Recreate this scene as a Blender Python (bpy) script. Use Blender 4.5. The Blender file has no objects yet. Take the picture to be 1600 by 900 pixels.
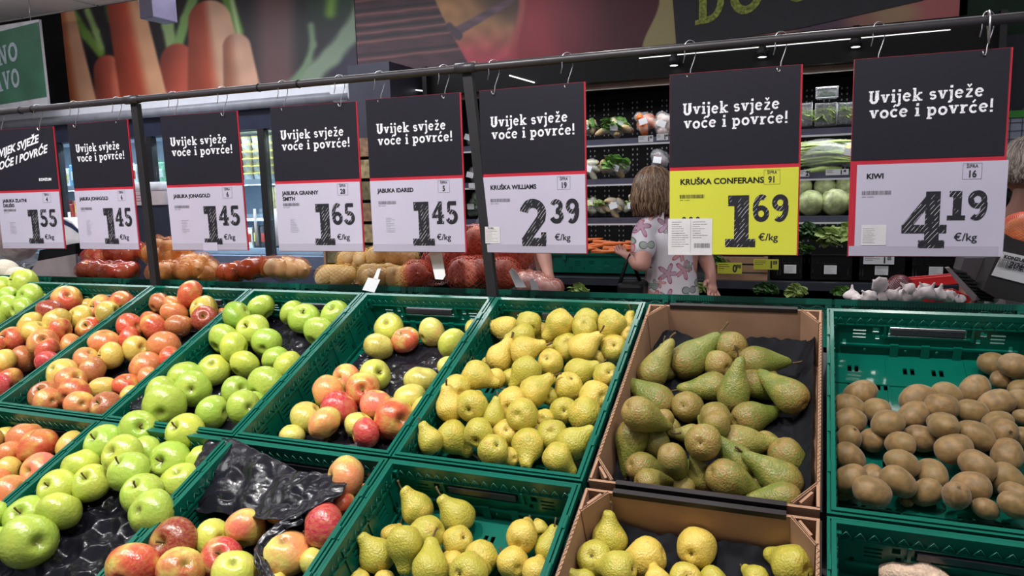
import bpy, bmesh, math, random
import numpy as np
from mathutils import Vector, Matrix, noise as mnoise
random.seed(7)
PI = math.pi
SC = bpy.context.scene
COL = SC.collection

# ------------------------------------------------------------------ camera
FPX = 1155.0
fw = Vector((-.3766, .9165, -.1346)).normalized()
rt = Vector((.926, .3765, -.0268)); rt = (rt - fw*rt.dot(fw)).normalized()
dn = fw.cross(rt)
EYE = Vector((0, 0, 1.52))
cd = bpy.data.cameras.new('camera'); cam = bpy.data.objects.new('camera', cd); COL.objects.link(cam)
cam.matrix_world = Matrix(((rt.x, -dn.x, -fw.x, EYE.x), (rt.y, -dn.y, -fw.y, EYE.y), (rt.z, -dn.z, -fw.z, EYE.z), (0, 0, 0, 1)))
cd.sensor_width = 36; cd.lens = FPX/1600*36; cd.clip_start = .02
SC.camera = cam
# ------------------------------------------------------------------ world, lights, exposure
SC.view_settings.view_transform = 'Standard'; SC.view_settings.look = 'None'
SC.view_settings.exposure = 0.12; SC.view_settings.gamma = 1.0
w = bpy.data.worlds.new('world'); SC.world = w; w.use_nodes = True
w.node_tree.nodes['Background'].inputs[0].default_value = (.80, .86, 1, 1)
w.node_tree.nodes['Background'].inputs[1].default_value = .20

def area(name, loc, sx, sy, power, col=(1, 1, 1), rot=(0, 0, 0), spread=180):
    l = bpy.data.lights.new(name, 'AREA'); l.shape = 'RECTANGLE'; l.size = sx; l.size_y = sy
    l.energy = power; l.color = col; l.spread = math.radians(spread)
    o = bpy.data.objects.new(name, l); o.location = loc; o.rotation_euler = rot; COL.objects.link(o); return o
def spot(name, loc, tgt, power, size=70, rad=.05, col=(1, .97, .93)):
    l = bpy.data.lights.new(name, 'SPOT'); l.energy = power; l.spot_size = math.radians(size); l.spot_blend = .6
    l.shadow_soft_size = rad; l.color = col
    o = bpy.data.objects.new(name, l); o.location = loc
    o.rotation_euler = (Vector(tgt)-Vector(loc)).to_track_quat('-Z', 'Y').to_euler(); COL.objects.link(o); return o
for i, x in enumerate((-3.0, -2.1, -1.2, -.3, .6)):
    spot('ceiling_and_fill_spot', (x+.1, .55, 3.0), (x, 1.45, 1.0), 84 if x < .3 else 36, 80, .04)
for i, x in enumerate((-2.7, -1.6, -.7, .35)):
    spot('ceiling_and_fill_spot', (x, 2.9, 3.0), (x, 2.08, 1.2), 30, 62, .05)  # added fill spots, brighten the rear row of bags and garlic
area('ceiling_panel_light', (-1.6, .2, 3.0), 3.2, .6, 24, (1, 1, 1))
area('ceiling_fill_light', (-5.6, 2.6, 2.55), 1.6, .2, 16, (1, .97, .96), (PI, 0, 0))  # added fill light pointing up to brighten the ceiling tiles, no fixture
area('ceiling_panel_light', (-3.4, 3.1, 3.0), 3.4, .3, 50, (.9, .95, 1))
area('ceiling_panel_light', (.2, 2.9, 3.0), 2.4, .3, 9, (.95, .97, 1))

# ------------------------------------------------------------------ placing helpers
def ray(x, y): return rt*((x-800)/FPX) + dn*((y-450)/FPX) + fw
def onY(x, y, Y):
    r = ray(x, y); return EYE + r*(Y/r.y)
def onF(x, y, t): return EYE + ray(x, y)*t
def proj(P):
    p = Vector(P)-EYE; z = p.dot(fw); return 800+FPX*p.dot(rt)/z, 450+FPX*p.dot(dn)/z, z

# ------------------------------------------------------------------ object helpers
def srgb(r, g, b):
    f = lambda c: (c/255/12.92) if c/255 <= .04045 else ((c/255+.055)/1.055)**2.4
    return (f(r), f(g), f(b), 1)
def tag(o, label=None, cat=None, group=None, kind=None):
    if label: o['label'] = label
    if cat: o['category'] = cat
    if group: o['group'] = group
    if kind: o['kind'] = kind
    return o
def empty(name, loc=(0, 0, 0), label=None, cat=None, group=None, mat=None):
    o = bpy.data.objects.new(name, None); COL.objects.link(o); o.empty_display_size = .05
    if mat is not None: o.matrix_world = mat
    else: o.location = loc
    return tag(o, label, cat, group)
class MB:
    def __init__(s): s.v = []; s.f = []; s.m = []; s.sm = []
    def add(s, vs, fs, mi=0, smooth=False):
        b = len(s.v); s.v += [tuple(v) for v in vs]
        for f in fs: s.f.append(tuple(b+i for i in f)); s.m.append(mi); s.sm.append(smooth)
        return s
    def box(s, a, b, mi=0, M=None):
        (x0, y0, z0), (x1, y1, z1) = a, b
        vs = [Vector(p) for p in ((x0,y0,z0),(x1,y0,z0),(x1,y1,z0),(x0,y1,z0),(x0,y0,z1),(x1,y0,z1),(x1,y1,z1),(x0,y1,z1))]
        if M is not None: vs = [M @ v for v in vs]
        return s.add(vs, [(0,3,2,1),(4,5,6,7),(0,1,5,4),(1,2,6,5),(2,3,7,6),(3,0,4,7)], mi)
    def tube(s, pts, r, n=8, mi=0, caps=True, closed=False):
        pts = [Vector(p) for p in pts]; rs = r if isinstance(r, (list, tuple)) else [r]*len(pts)
        rings = []; up = None; N = len(pts)
        for i, p in enumerate(pts):
            if closed: t = pts[(i+1) % N]-pts[i-1]
            else: t = (pts[min(i+1, N-1)]-pts[max(i-1, 0)])
            t.normalize()
            if up is None: up = Vector((0, 0, 1)) if abs(t.z) < .9 else Vector((1, 0, 0))
            sd = t.cross(up).normalized(); up = sd.cross(t).normalized()
            rings.append([p+(sd*math.cos(2*PI*k/n)+up*math.sin(2*PI*k/n))*rs[i] for k in range(n)])
        vs = [v for r_ in rings for v in r_]; fs = []
        for i in range(N if closed else N-1):
            j = (i+1) % N
            for k in range(n): fs.append((i*n+k, i*n+(k+1) % n, j*n+(k+1) % n, j*n+k))
        if caps and not closed: fs += [tuple(range(n))[::-1], tuple((N-1)*n+k for k in range(n))]
        return s.add(vs, fs, mi, True)
    def lathe(s, prof, n=20, mi=0, M=None, fn=None):
        vs = []; fs = []
        for (r, z) in prof:
            for k in range(n):
                a = 2*PI*k/n; p = Vector((r*math.cos(a), r*math.sin(a), z))
                if fn: p = fn(p, a)
                if M is not None: p = M @ p
                vs.append(p)
        for i in range(len(prof)-1):
            for k in range(n): fs.append((i*n+k, i*n+(k+1) % n, (i+1)*n+(k+1) % n, (i+1)*n+k))
        return s.add(vs, fs, mi, True)
    def ell(s, c, r, n=12, m=8, mi=0, M=None):
        c = Vector(c)
        prof = [(max(1e-4, math.sin(PI*i/m)), -math.cos(PI*i/m)) for i in range(m+1)]
        T = Matrix.Translation(c) @ Matrix.Diagonal((r[0], r[1], r[2], 1))
        if M is not None: T = M @ T
        return s.lathe(prof, n, mi, T)
    def grid(s, P, nu, nv, mi=0, smooth=True):
        vs = [P(i/nu, j/nv) for j in range(nv+1) for i in range(nu+1)]
        fs = [(j*(nu+1)+i, j*(nu+1)+i+1, (j+1)*(nu+1)+i+1, (j+1)*(nu+1)+i) for j in range(nv) for i in range(nu)]
        return s.add(vs, fs, mi, smooth)
    def mesh(s, name, mats):
        me = bpy.data.meshes.new(name); me.from_pydata(s.v, [], s.f)
        for m in (mats if isinstance(mats, (list, tuple)) else [mats]): me.materials.append(m)
        me.polygons.foreach_set('material_index', s.m); me.polygons.foreach_set('use_smooth', s.sm)
        me.update(); return me
    def build(s, name, mats, parent=None, loc=None):
        return inst(name, s.mesh(name, mats), parent, loc)
def inst(name, me, parent=None, loc=None, mat=None):
    o = bpy.data.objects.new(name, me); COL.objects.link(o)
    if parent: o.parent = parent
    if mat is not None: o.matrix_local = mat
    elif loc is not None: o.location = loc
    return o
def bevel(o, w_=.002, seg=2):
    m = o.modifiers.new('b', 'BEVEL'); m.width = w_; m.segments = seg; m.limit_method = 'ANGLE'; return o
def panel(mb, u0, u1, v0, v1, t0, t1, holes, mp, mi=0):
    """flat plate with rectangular through-holes; mp(u,v,t) -> point"""
    us = sorted({u0, u1} | {h[0] for h in holes} | {h[1] for h in holes}); vs_ = sorted({v0, v1} | {h[2] for h in holes} | {h[3] for h in holes})
    us = [u for u in us if u0 <= u <= u1]; vs_ = [v for v in vs_ if v0 <= v <= v1]
    def solid(i, j):
        if not (0 <= i < len(us)-1 and 0 <= j < len(vs_)-1): return False
        cu = (us[i]+us[i+1])/2; cv = (vs_[j]+vs_[j+1])/2
        return not any(h[0] < cu < h[1] and h[2] < cv < h[3] for h in holes)
    for i in range(len(us)-1):
        for j in range(len(vs_)-1):
            if not solid(i, j): continue
            a, b, c, d = us[i], us[i+1], vs_[j], vs_[j+1]
            q = [mp(a,c,t0), mp(b,c,t0), mp(b,d,t0), mp(a,d,t0), mp(a,c,t1), mp(b,c,t1), mp(b,d,t1), mp(a,d,t1)]
            fs = [(0,1,2,3), (7,6,5,4)]
            if not solid(i-1, j): fs.append((0,3,7,4))
            if not solid(i+1, j): fs.append((1,5,6,2))
            if not solid(i, j-1): fs.append((0,4,5,1))
            if not solid(i, j+1): fs.append((3,2,6,7))
            mb.add(q, fs, mi)

# ------------------------------------------------------------------ materials
class NT:
    def __init__(s, name):
        s.m = bpy.data.materials.new(name); s.m.use_nodes = True; s.t = s.m.node_tree
        s.b = s.t.nodes['Principled BSDF']; s.out = s.t.nodes['Material Output']
    def n(s, typ, **kw):
        nd = s.t.nodes.new(typ)
        for k, v in kw.items():
            if k.startswith('i_'): nd.inputs[int(k[2:]) if k[2:].isdigit() else k[2:]].default_value = v
            else: setattr(nd, k, v)
        return nd
    def l(s, a, b): s.t.links.new(a, b)
    def math(s, op, a, b=None, c=None):
        nd = s.t.nodes.new('ShaderNodeMath'); nd.operation = op
        for i, v in enumerate((a, b, c)):
            if v is None: continue
            if isinstance(v, (int, float)): nd.inputs[i].default_value = v
            else: s.l(v, nd.inputs[i])
        return nd.outputs[0]
    def mix(s, fac, a, b, blend='MIX'):
        nd = s.t.nodes.new('ShaderNodeMix'); nd.data_type = 'RGBA'; nd.blend_type = blend
        for i, v in ((0, fac), (6, a), (7, b)):
            if isinstance(v, (int, float)): nd.inputs[i].default_value = v
            elif isinstance(v, tuple): nd.inputs[i].default_value = v
            else: s.l(v, nd.inputs[i])
        return nd.outputs[2]
    def ramp(s, fac, stops):
        nd = s.t.nodes.new('ShaderNodeValToRGB'); s.l(fac, nd.inputs[0]); e = nd.color_ramp.elements
        while len(e) > 1: e.remove(e[-1])
        e[0].position = stops[0][0]; e[0].color = stops[0][1]
        for p, c in stops[1:]:
            q = e.new(p); q.color = c
        return nd.outputs[0]
    def step(s, v, lo, hi):
        nd = s.t.nodes.new('ShaderNodeMapRange'); nd.interpolation_type = 'SMOOTHSTEP'
        s.l(v, nd.inputs[0]); nd.inputs[1].default_value = lo; nd.inputs[2].default_value = hi; return nd.outputs[0]
    def noise(s, vec, scale, detail=3, rough=.5):
        nd = s.n('ShaderNodeTexNoise'); nd.inputs['Scale'].default_value = scale; nd.inputs['Detail'].default_value = detail
        nd.inputs['Roughness'].default_value = rough
        if vec is not None: s.l(vec, nd.inputs['Vector'])
        return nd.outputs[0]
    def voro(s, vec, scale, feat='F1'):
        nd = s.n('ShaderNodeTexVoronoi', feature=feat); nd.inputs['Scale'].default_value = scale
        if vec is not None: s.l(vec, nd.inputs['Vector'])
        return nd
    def bump(s, h, strength=.3, dist=.01):
        nd = s.n('ShaderNodeBump'); nd.inputs['Strength'].default_value = strength; nd.inputs['Distance'].default_value = dist
        s.l(h, nd.inputs['Height']); s.l(nd.outputs[0], s.b.inputs['Normal'])
    def set(s, **kw):
        for k, v in kw.items():
            i = s.b.inputs[k.replace('_', ' ')]
            if isinstance(v, (int, float, tuple)): i.default_value = v
            else: s.l(v, i)
        return s
def mat(name, col, rough=.5, metal=0, var=.08, vs=12, bump=0, bs=60, bd=.002, coat=0, emis=0, spec=.5):
    n = NT(name); tc = n.n('ShaderNodeTexCoord').outputs['Object']
    nz = n.noise(tc, vs, 4)
    dark = tuple(c*(1-var*2) for c in col[:3])+(1,); lite = tuple(min(1, c*(1+var*1.5)) for c in col[:3])+(1,)
    c = n.ramp(nz, [(.3, dark), (.7, lite)])
    n.set(Base_Color=c, Roughness=rough, Metallic=metal, Coat_Weight=coat)
    n.b.inputs['Specular IOR Level'].default_value = spec
    if bump: n.bump(n.noise(tc, bs, 3), bump, bd)
    if emis: n.set(Emission_Color=tuple(col), Emission_Strength=emis)
    return n.m
def objinfo(n):
    oi = n.n('ShaderNodeObjectInfo'); tc = n.n('ShaderNodeTexCoord').outputs['Object']
    add = n.n('ShaderNodeVectorMath', operation='ADD'); mul = n.math('MULTIPLY', oi.outputs['Random'], 37.0)
    n.l(tc, add.inputs[0]); cb = n.n('ShaderNodeCombineXYZ'); n.l(mul, cb.inputs[0]); n.l(mul, cb.inputs[1]); n.l(cb.outputs[0], add.inputs[1])
    return oi, tc, add.outputs[0]
def m_apple(name, second, streak=.25, lent=.12, rough=.26, contrast=1.0):
    n = NT(name); oi, tc, rv = objinfo(n)
    sp = n.n('ShaderNodeSeparateXYZ'); n.l(tc, sp.inputs[0])
    n1 = n.noise(rv, 1.1, 2)
    mp = n.n('ShaderNodeMapping'); mp.inputs['Scale'].default_value = (9, 9, 1.0); n.l(rv, mp.inputs[0])
    st = n.noise(mp.outputs[0], 1.2, 4, .7)
    v = n.math('ADD', n.math('MULTIPLY', n.math('SUBTRACT', n1, .5), 2.6), n.math('MULTIPLY', sp.outputs[0], .38))
    v = n.math('ADD', v, n.math('MULTIPLY', n.math('SUBTRACT', st, .5), streak*3))
    v = n.math('ADD', v, n.math('SUBTRACT', n.math('MULTIPLY', oi.outputs['Alpha'], 2.0), .5))
    fac = n.step(v, -.15, 1.1)
    sec = n.mix(n.noise(rv, 2.0, 2), second[0], second[1])
    dom = n.mix(n.math('MULTIPLY', n.step(st, .35, .7), .45), oi.outputs['Color'], n.mix(.5, oi.outputs['Color'], sec))
    c = n.mix(fac, sec, dom)
    vo = n.voro(rv, 15); dot = n.step(vo.outputs['Distance'], .16, .08)
    c = n.mix(n.math('MULTIPLY', dot, lent), c, (.85, .8, .55, 1))
    rr = n.math('SQRT', n.math('ADD', n.math('MULTIPLY', sp.outputs[0], sp.outputs[0]), n.math('MULTIPLY', sp.outputs[1], sp.outputs[1])))
    pit = n.step(rr, .30, .05)
    c = n.mix(n.math('MULTIPLY', pit, .65), c, srgb(120, 115, 50))
    n.set(Base_Color=c, Roughness=rough, Coat_Weight=.15, Coat_Roughness=.15)
    n.b.inputs['Subsurface Weight'].default_value = .0
    n.bump(n.noise(rv, 6, 2), .12, .02)
    return n.m
def m_pear(name, c1, c2, russet, specks=.5, rough=.38, rs=2.2, rlo=.48, rhi=.75, belly=0.25):
    n = NT(name); oi, tc, rv = objinfo(n)
    sp = n.n('ShaderNodeSeparateXYZ'); n.l(tc, sp.inputs[0])
    base = n.mix(n.step(n.math('ADD', n.noise(rv, 1.6, 3), n.math('MULTIPLY', n.math('SUBTRACT', oi.outputs['Random'], .5), .5)), .35, .7), c1, c2)
    ru = n.math('SUBTRACT', n.noise(rv, rs, 6, .72), n.math('MULTIPLY', sp.outputs[2], belly*.5))
    c = n.mix(n.math('MULTIPLY', n.step(ru, rlo, rhi), .85), base, russet)
    vo = n.voro(rv, 24); c = n.mix(n.math('MULTIPLY', n.step(vo.outputs['Distance'], .30, .12), specks*.6), c, tuple(x*.45 for x in russet[:3])+(1,))
    big = n.step(n.noise(rv, 5.5, 3), .69, .73); c = n.mix(n.math('MULTIPLY', big, specks), c, tuple(x*.5 for x in russet[:3])+(1,))
    n.set(Base_Color=c, Roughness=rough)
    n.bump(n.noise(rv, 9, 3), .25, .03)
    return n.m
def m_kiwi():
    n = NT('kiwi_skin'); oi, tc, rv = objinfo(n)
    a = n.noise(rv, 2.2, 4); b = n.noise(rv, 38, 3, .8)
    c = n.mix(n.step(a, .35, .7), srgb(118, 92, 54), srgb(156, 120, 76))
    c = n.mix(n.math('MULTIPLY', oi.outputs['Random'], .5), c, srgb(134, 112, 62))
    c = n.mix(n.math('MULTIPLY', n.step(b, .5, .7), .5), c, srgb(92, 66, 38))
    n.set(Base_Color=c, Roughness=.48, Sheen_Weight=.2); n.bump(b, .16, .02)
    return n.m
M = {}
M['jona'] = m_apple('bicolour_apple_skin', (srgb(220, 188, 98), srgb(202, 176, 82)))
M['green'] = m_apple('green_apple_skin', (srgb(188, 196, 84), srgb(150, 176, 68)), .1, .2)
M['ida'] = m_apple('red_yellow_apple_skin', (srgb(222, 206, 116), srgb(186, 190, 84)), .35)
M['williams'] = m_pear('yellow_pear_skin', srgb(184, 174, 70), srgb(216, 188, 88), srgb(172, 130, 66), .6, .34, rlo=.60, rhi=.85)
M['conf'] = m_pear('green_brown_pear_skin', srgb(112, 122, 52), srgb(150, 142, 72), srgb(150, 116, 66), .45, .36, 5.0, .42, .66, .22)
M['kiwi'] = m_kiwi()
M['stem'] = mat('fruit_stem', srgb(92, 72, 44), .8, vs=200)
M['calyx'] = mat('fruit_calyx', srgb(64, 50, 30), .9, vs=200)
M['crate'] = mat('green_crate_plastic', srgb(2, 92, 76), .30, var=.06, vs=6, bump=.08, bs=180)
M['cratehandle'] = mat('dark_handle_plastic', srgb(60, 58, 66), .25)
M['dark'] = mat('dark_steel', srgb(30, 28, 32), .5)
M['bar'] = mat('grey_black_tube', srgb(58, 54, 58), .38, metal=.2)
M['wire'] = mat('galvanised_wire', srgb(190, 186, 190), .3, metal=.9)
M['kraft'] = mat('kraft_cardboard', srgb(166, 128, 102), .85, var=.08, vs=9, bump=.1, bs=90)
M['kraftdark'] = mat('dark_carton_print', srgb(40, 34, 36), .55, spec=.3)
M['paper'] = mat('black_liner_paper', srgb(22, 22, 28), .8, spec=.2, vs=30, bump=.3, bs=30, bd=.006)
M['film'] = mat('black_tray_plastic', srgb(26, 25, 33), .22, vs=40, bump=.32, bs=40, bd=.006)
M['board'] = mat('sign_black_card', srgb(30, 27, 37), .36, var=.03)
M['white'] = mat('sign_white_card', srgb(180, 174, 194), .4, var=.015)
M['yellow'] = mat('sign_yellow_card', srgb(196, 196, 62), .4, var=.015)
M['red'] = mat('sign_red_rim', srgb(176, 40, 56), .35)
M['tape'] = mat('clear_pocket_strip', srgb(166, 160, 178), .22, var=.02)
M['note'] = mat('note_paper', srgb(206, 202, 206), .6)
M['notewhite'] = mat('tag_white_plastic', srgb(236, 236, 240), .4, var=.02)
M['print'] = mat('grey_print', srgb(90, 88, 94), .6)
M['chalk'] = mat('chalk_lettering', srgb(226, 224, 232), .6, var=.16, vs=260)
M['ink'] = mat('black_ink', srgb(40, 38, 44), .5)
def m_hatch():
    n = NT('hatched_ink'); tc = n.n('ShaderNodeTexCoord').outputs['Object']
    mp = n.n('ShaderNodeMapping'); mp.inputs['Rotation'].default_value = (0, math.radians(52), 0); n.l(tc, mp.inputs[0])
    wv = n.n('ShaderNodeTexWave', wave_type='BANDS', bands_direction='Z'); n.l(mp.outputs[0], wv.inputs[0])
    wv.inputs['Scale'].default_value = 46; wv.inputs['Distortion'].default_value = 1.2; wv.inputs['Detail'].default_value = 2; wv.inputs['Detail Scale'].default_value = .6
    f = n.math('MULTIPLY', n.step(wv.outputs['Fac'], .965, .99), n.step(n.noise(tc, 55, 2), .46, .54))
    n.set(Base_Color=n.mix(f, srgb(32, 30, 37), srgb(216, 214, 222)), Roughness=.45); return n.m
M['hatch'] = m_hatch()
# ================================================================== structure
CEIL = 3.06
def struct(name, mb, m): return tag(mb.build(name, m), kind='structure')
M['floor'] = mat('grey_floor_tile', srgb(150, 148, 146), .35, vs=3)
M['ceil'] = mat('ceiling_tile_white', srgb(226, 220, 218), .8, var=.02, bump=.1, bs=120)
M['ceilgrid'] = mat('ceiling_grid', srgb(60, 58, 58), .6)
M['black'] = mat('black_painted', srgb(12, 11, 14), .5, spec=.25)
M['lampglow'] = mat('lit_panel', (1, 1, 1, 1), .5, emis=3.0, var=0)
struct('floor', MB().box((-8, -3, -.1), (4, 7, 0)), M['floor'])
ceil = empty('ceiling'); ceil['kind'] = 'structure'
tb = None
for ix in range(-8, 3):
    for iy in range(-2, 6):
        x, y = ix*.9, iy*.9
        glow = (iy == 0 and ix % 2 == 0)
        key = 'g' if glow else 't'
        if tb is None: tb = {}
        if key not in tb:
            tb[key] = MB().box((.012, .012, 0), (.888, .888, .02)).mesh('tile', M['lampglow'] if glow else M['ceil'])
        o = inst('light_panel' if glow else 'ceiling_tile', tb[key], ceil, (x, y, CEIL))
cg = MB().box((-7.2, -1.8, CEIL+.008), (2.7, 5.4, CEIL+.04)); cg.build('ceiling_grid', M['ceilgrid'], ceil)
struct('wall_back', MB().box((-8, 5.35, 0), (4, 5.45, 3.4)), mat('dark_wall_paint', srgb(34, 32, 38), .8))
struct('wall_left', MB().box((-8.1, -3, 0), (-8, 5.4, 3.4)), M['floor'])
struct('trim_1', MB().box((-7.9, 4.53, 2.30), (-5.82, 4.6, CEIL)), M['black'])
struct('wall_right', MB().box((.70, 4.56, 1.95), (4, 4.62, CEIL)), mat('dark_green_wall', srgb(14, 46, 24), .7))

# ================================================================== crates
TH = math.radians(24)
U = Vector((0, math.cos(TH), math.sin(TH))); N = Vector((0, -math.sin(TH), math.cos(TH)))
O6 = EYE + ray(1292, 478)*1.642
CW, CL, CD = .400, .600, .125       # pitch, length, depth
W_, L_ = .396, .594
def crate_mat(c, row, dz=0): # local frame: x across, y up the slope, z normal; origin = front-left corner of the rim
    p = O6 + Vector((CW*c, 0, 0)) - U*(CL*(row+1)) + N*dz
    return Matrix(((1, 0, 0, p.x), (0, U.y, N.y, p.y), (0, U.z, N.z, p.z), (0, 0, 0, 1)))
CM = {}
def crate_meshes():
    g = M['crate']; FZ = -.112
    mb = MB(); holes = []
    for i in range(6):
        for j in range(9):
            if (i+j) % 3 == 0: continue
            x = .045+i*.054; y = .05+j*.058
            holes += [(x, x+.008, y, y+.022), (x+.014, x+.022, y, y+.022)]
    panel(mb, .008, W_-.008, .008, L_-.008, FZ-.004, FZ, holes, lambda u, v, t: (u, v, t)); CM['floor'] = mb.mesh('floor', g)
    # floor ribs
    mb = MB()
    for y in (.12, .3, .47): mb.box((.02, y, FZ), (W_-.02, y+.004, FZ+.003))
    for x in (.12, .27): mb.box((x, .02, FZ), (x+.004, L_-.02, FZ+.003))
    CM['rib'] = mb.mesh('floor_ribs', g)
    def long_wall(sgn):
        mb = MB(); h = []
        for k in range(6):
            y = .05+k*.088
            for q in range(3): h.append((y, y+.030, -.052-q*.012, -.046-q*.012))
            h.append((y+.048, y+.054, -.096, -.080)); h.append((y+.060, y+.066, -.096, -.080))
        x0 = .009 if sgn < 0 else W_-.013
        panel(mb, .010, L_-.010, FZ, -.012, x0, x0+.004, h, lambda u, v, t: (t, u, v))
        xi = x0+.004 if sgn < 0 else x0-.003
        for k in range(7): mb.box((xi, .045+k*.083, FZ), (xi+.003, .049+k*.083, -.014))
        mb.box((xi, .012, -.034), (xi+.003, L_-.012, -.030)); mb.box((xi, .012, FZ+.006), (xi+.004, L_-.012, FZ+.012))
        zz = MB()
        for k in range(28):
            y = .015+k*.020
            zz.tube([(xi+.002, y, -.030), (xi+.002, y+.010, -.014), (xi+.002, y+.020, -.030)], .0011, 4)
        return mb.mesh('side_wall', g), zz.mesh('lattice', g)
    CM['wl'] = long_wall(-1); CM['wr'] = long_wall(1)
    def end_wall(back):
        mb = MB(); y0 = L_-.013 if back else .009
        h = [(.125, .271, -.056, -.036)]
        for x in (.055, .315):
            for q in range(3): h.append((x, x+.026, -.050-q*.009, -.046-q*.009))
        for x in (.035, .350): h.append((x, x+.007, -.092, -.074))
        for x in (.094, .296): h.append((x, x+.012, -.052, -.040))
        for x in (.100, .290): h.append((x, x+.008, -.070, -.060))
        panel(mb, .010, W_-.010, FZ, -.012, y0, y0+.004, h, lambda u, v, t: (u, t, v))
        yi = y0-.004 if back else y0+.004
        s = (yi, yi+.004)
        mb.box((.012, s[0], -.034), (W_-.012, s[1], -.031)); mb.box((.03, s[0]-.002, -.088), (W_-.03, s[1], -.083))
        for x in (.115, .279): mb.box((x, s[0]-.002, -.064), (x+.005, s[1], -.030))
        mb.box((.112, s[0]-.001, -.062), (.286, s[1], -.058))
        for x in (.13, .19, .25): mb.box((x, s[0]-.003, FZ), (x+.016, s[1], -.080)); 
        for x in (.08, .16, .22, .30): mb.lathe([(.0001, 0), (.003, 0), (.003, .002), (.0001, .002)], 8, 0, Matrix.Translation((x, yi-.001, -.095)) @ Matrix.Rotation(PI/2, 4, 'X'))
        zz = MB()
        for k in range(18):
            x = .018+k*.020
            zz.tube([(x, yi+.001, -.030), (x+.010, yi+.001, -.014), (x+.020, yi+.001, -.030)], .0011, 4)
        hd = MB(); yh = y0-.006 if back else y0+.006
        hd.box((.128, yh, -.053), (.268, yh+.010, -.039))
        return mb.mesh('end_wall', g), zz.mesh('lattice', g), hd.mesh('handle', M['cratehandle'])
    CM['wb'] = end_wall(True); CM['wf'] = end_wall(False)
    mb = MB()  # rim: outer lip, groove, inner lip
    def frame(o, i, z0, z1):
        mb.box((o, o, z0), (W_-o, i, z1)); mb.box((o, L_-i, z0), (W_-o, L_-o, z1))
        mb.box((o, i, z0), (i, L_-i, z1)); mb.box((W_-i, i, z0), (W_-o, L_-i, z1))
    frame(0, .0045, -.014, -.002); frame(.0045, .0065, -.014, -.006); frame(.0065, .0135, -.014, 0)
    for x, y in ((.0, .0), (W_-.03, 0), (0, L_-.03), (W_-.03, L_-.03)):
        mb.box((x, y, -.016), (x+.03, y+.03, -.0135)) if 0 else None
    for k in range(5):  # lip notches, small raised clips
        y = .09+k*.1
        mb.box((.001, y, -.001), (.006, y+.028, .0006)); mb.box((W_-.006, y, -.001), (W_-.001, y+.028, .0006))
    CM['rim'] = mb.mesh('rim', g)
    mb = MB()
    for (x, y) in ((.0, .0), (W_-.022, 0), (0, L_-.022), (W_-.022, L_-.022)):
        mb = MB().box((.0005, .0005, -.040), (.0215, .0215, -.0145)).box((.006, -.001, -.034), (.016, .023, -.020), 1)
        CM['latch'] = mb.mesh('corner_latch', [g, M['black']])

crate_meshes()
def crate(name, label, Mx, cat='crate', group=None):
    t = empty(name, label=label, cat=cat, group=group, mat=Mx)
    inst('floor_plate', CM['floor'], t); inst('floor_ribs', CM['rib'], t)
    for k in ('wl', 'wr'):
        p = inst('side_wall', CM[k][0], t); inst('lattice', CM[k][1], p)
    for k in ('wb', 'wf'):
        p = inst('end_wall', CM[k][0], t); inst('lattice', CM[k][1], p); inst('handle', CM[k][2], p)
    inst('rim', CM['rim'], t)
    for (x, y) in ((.0, .0), (W_-.022, 0), (0, L_-.022), (W_-.022, L_-.022)): inst('corner_latch', CM['latch'], t, (x, y, 0))
    return t
CR = {}
crdef = [(-7, 0, 'far left green plastic crate of golden apples, cut by the photo edge'.replace(', cut by the photo edge', ' in the upper row')),
 (-6, 0, 'second green plastic crate from the left in the upper row, red apples'),
 (-5, 0, 'third green plastic crate from the left in the upper row, orange-red apples'),
 (-4, 0, 'upper green plastic crate heaped with bright green apples'),
 (-3, 0, 'upper green plastic crate half filled with large red-yellow apples'),
 (-2, 0, 'upper green plastic crate heaped with yellow pears'),
 (0, 0, 'green plastic crate of brown kiwis with bare floor at its back'),
 (-5, 1, 'lower-left green plastic crate of orange-red apples'),
 (-4, 1, 'lower green plastic crate of bright green apples over black trays'),
 (-3, 1, 'lower green plastic crate of red apples with a torn black tray'),
 (-2, 1, 'lower green plastic crate partly filled with yellow pears'),
 (0, 1, 'bottom right green plastic crate, nearly empty, one pale root')]
for c, r, lab in crdef:
    CR[(c, r)] = crate('plastic_crate', lab, crate_mat(c, r), group='green crates of the sloping fruit display')
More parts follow.
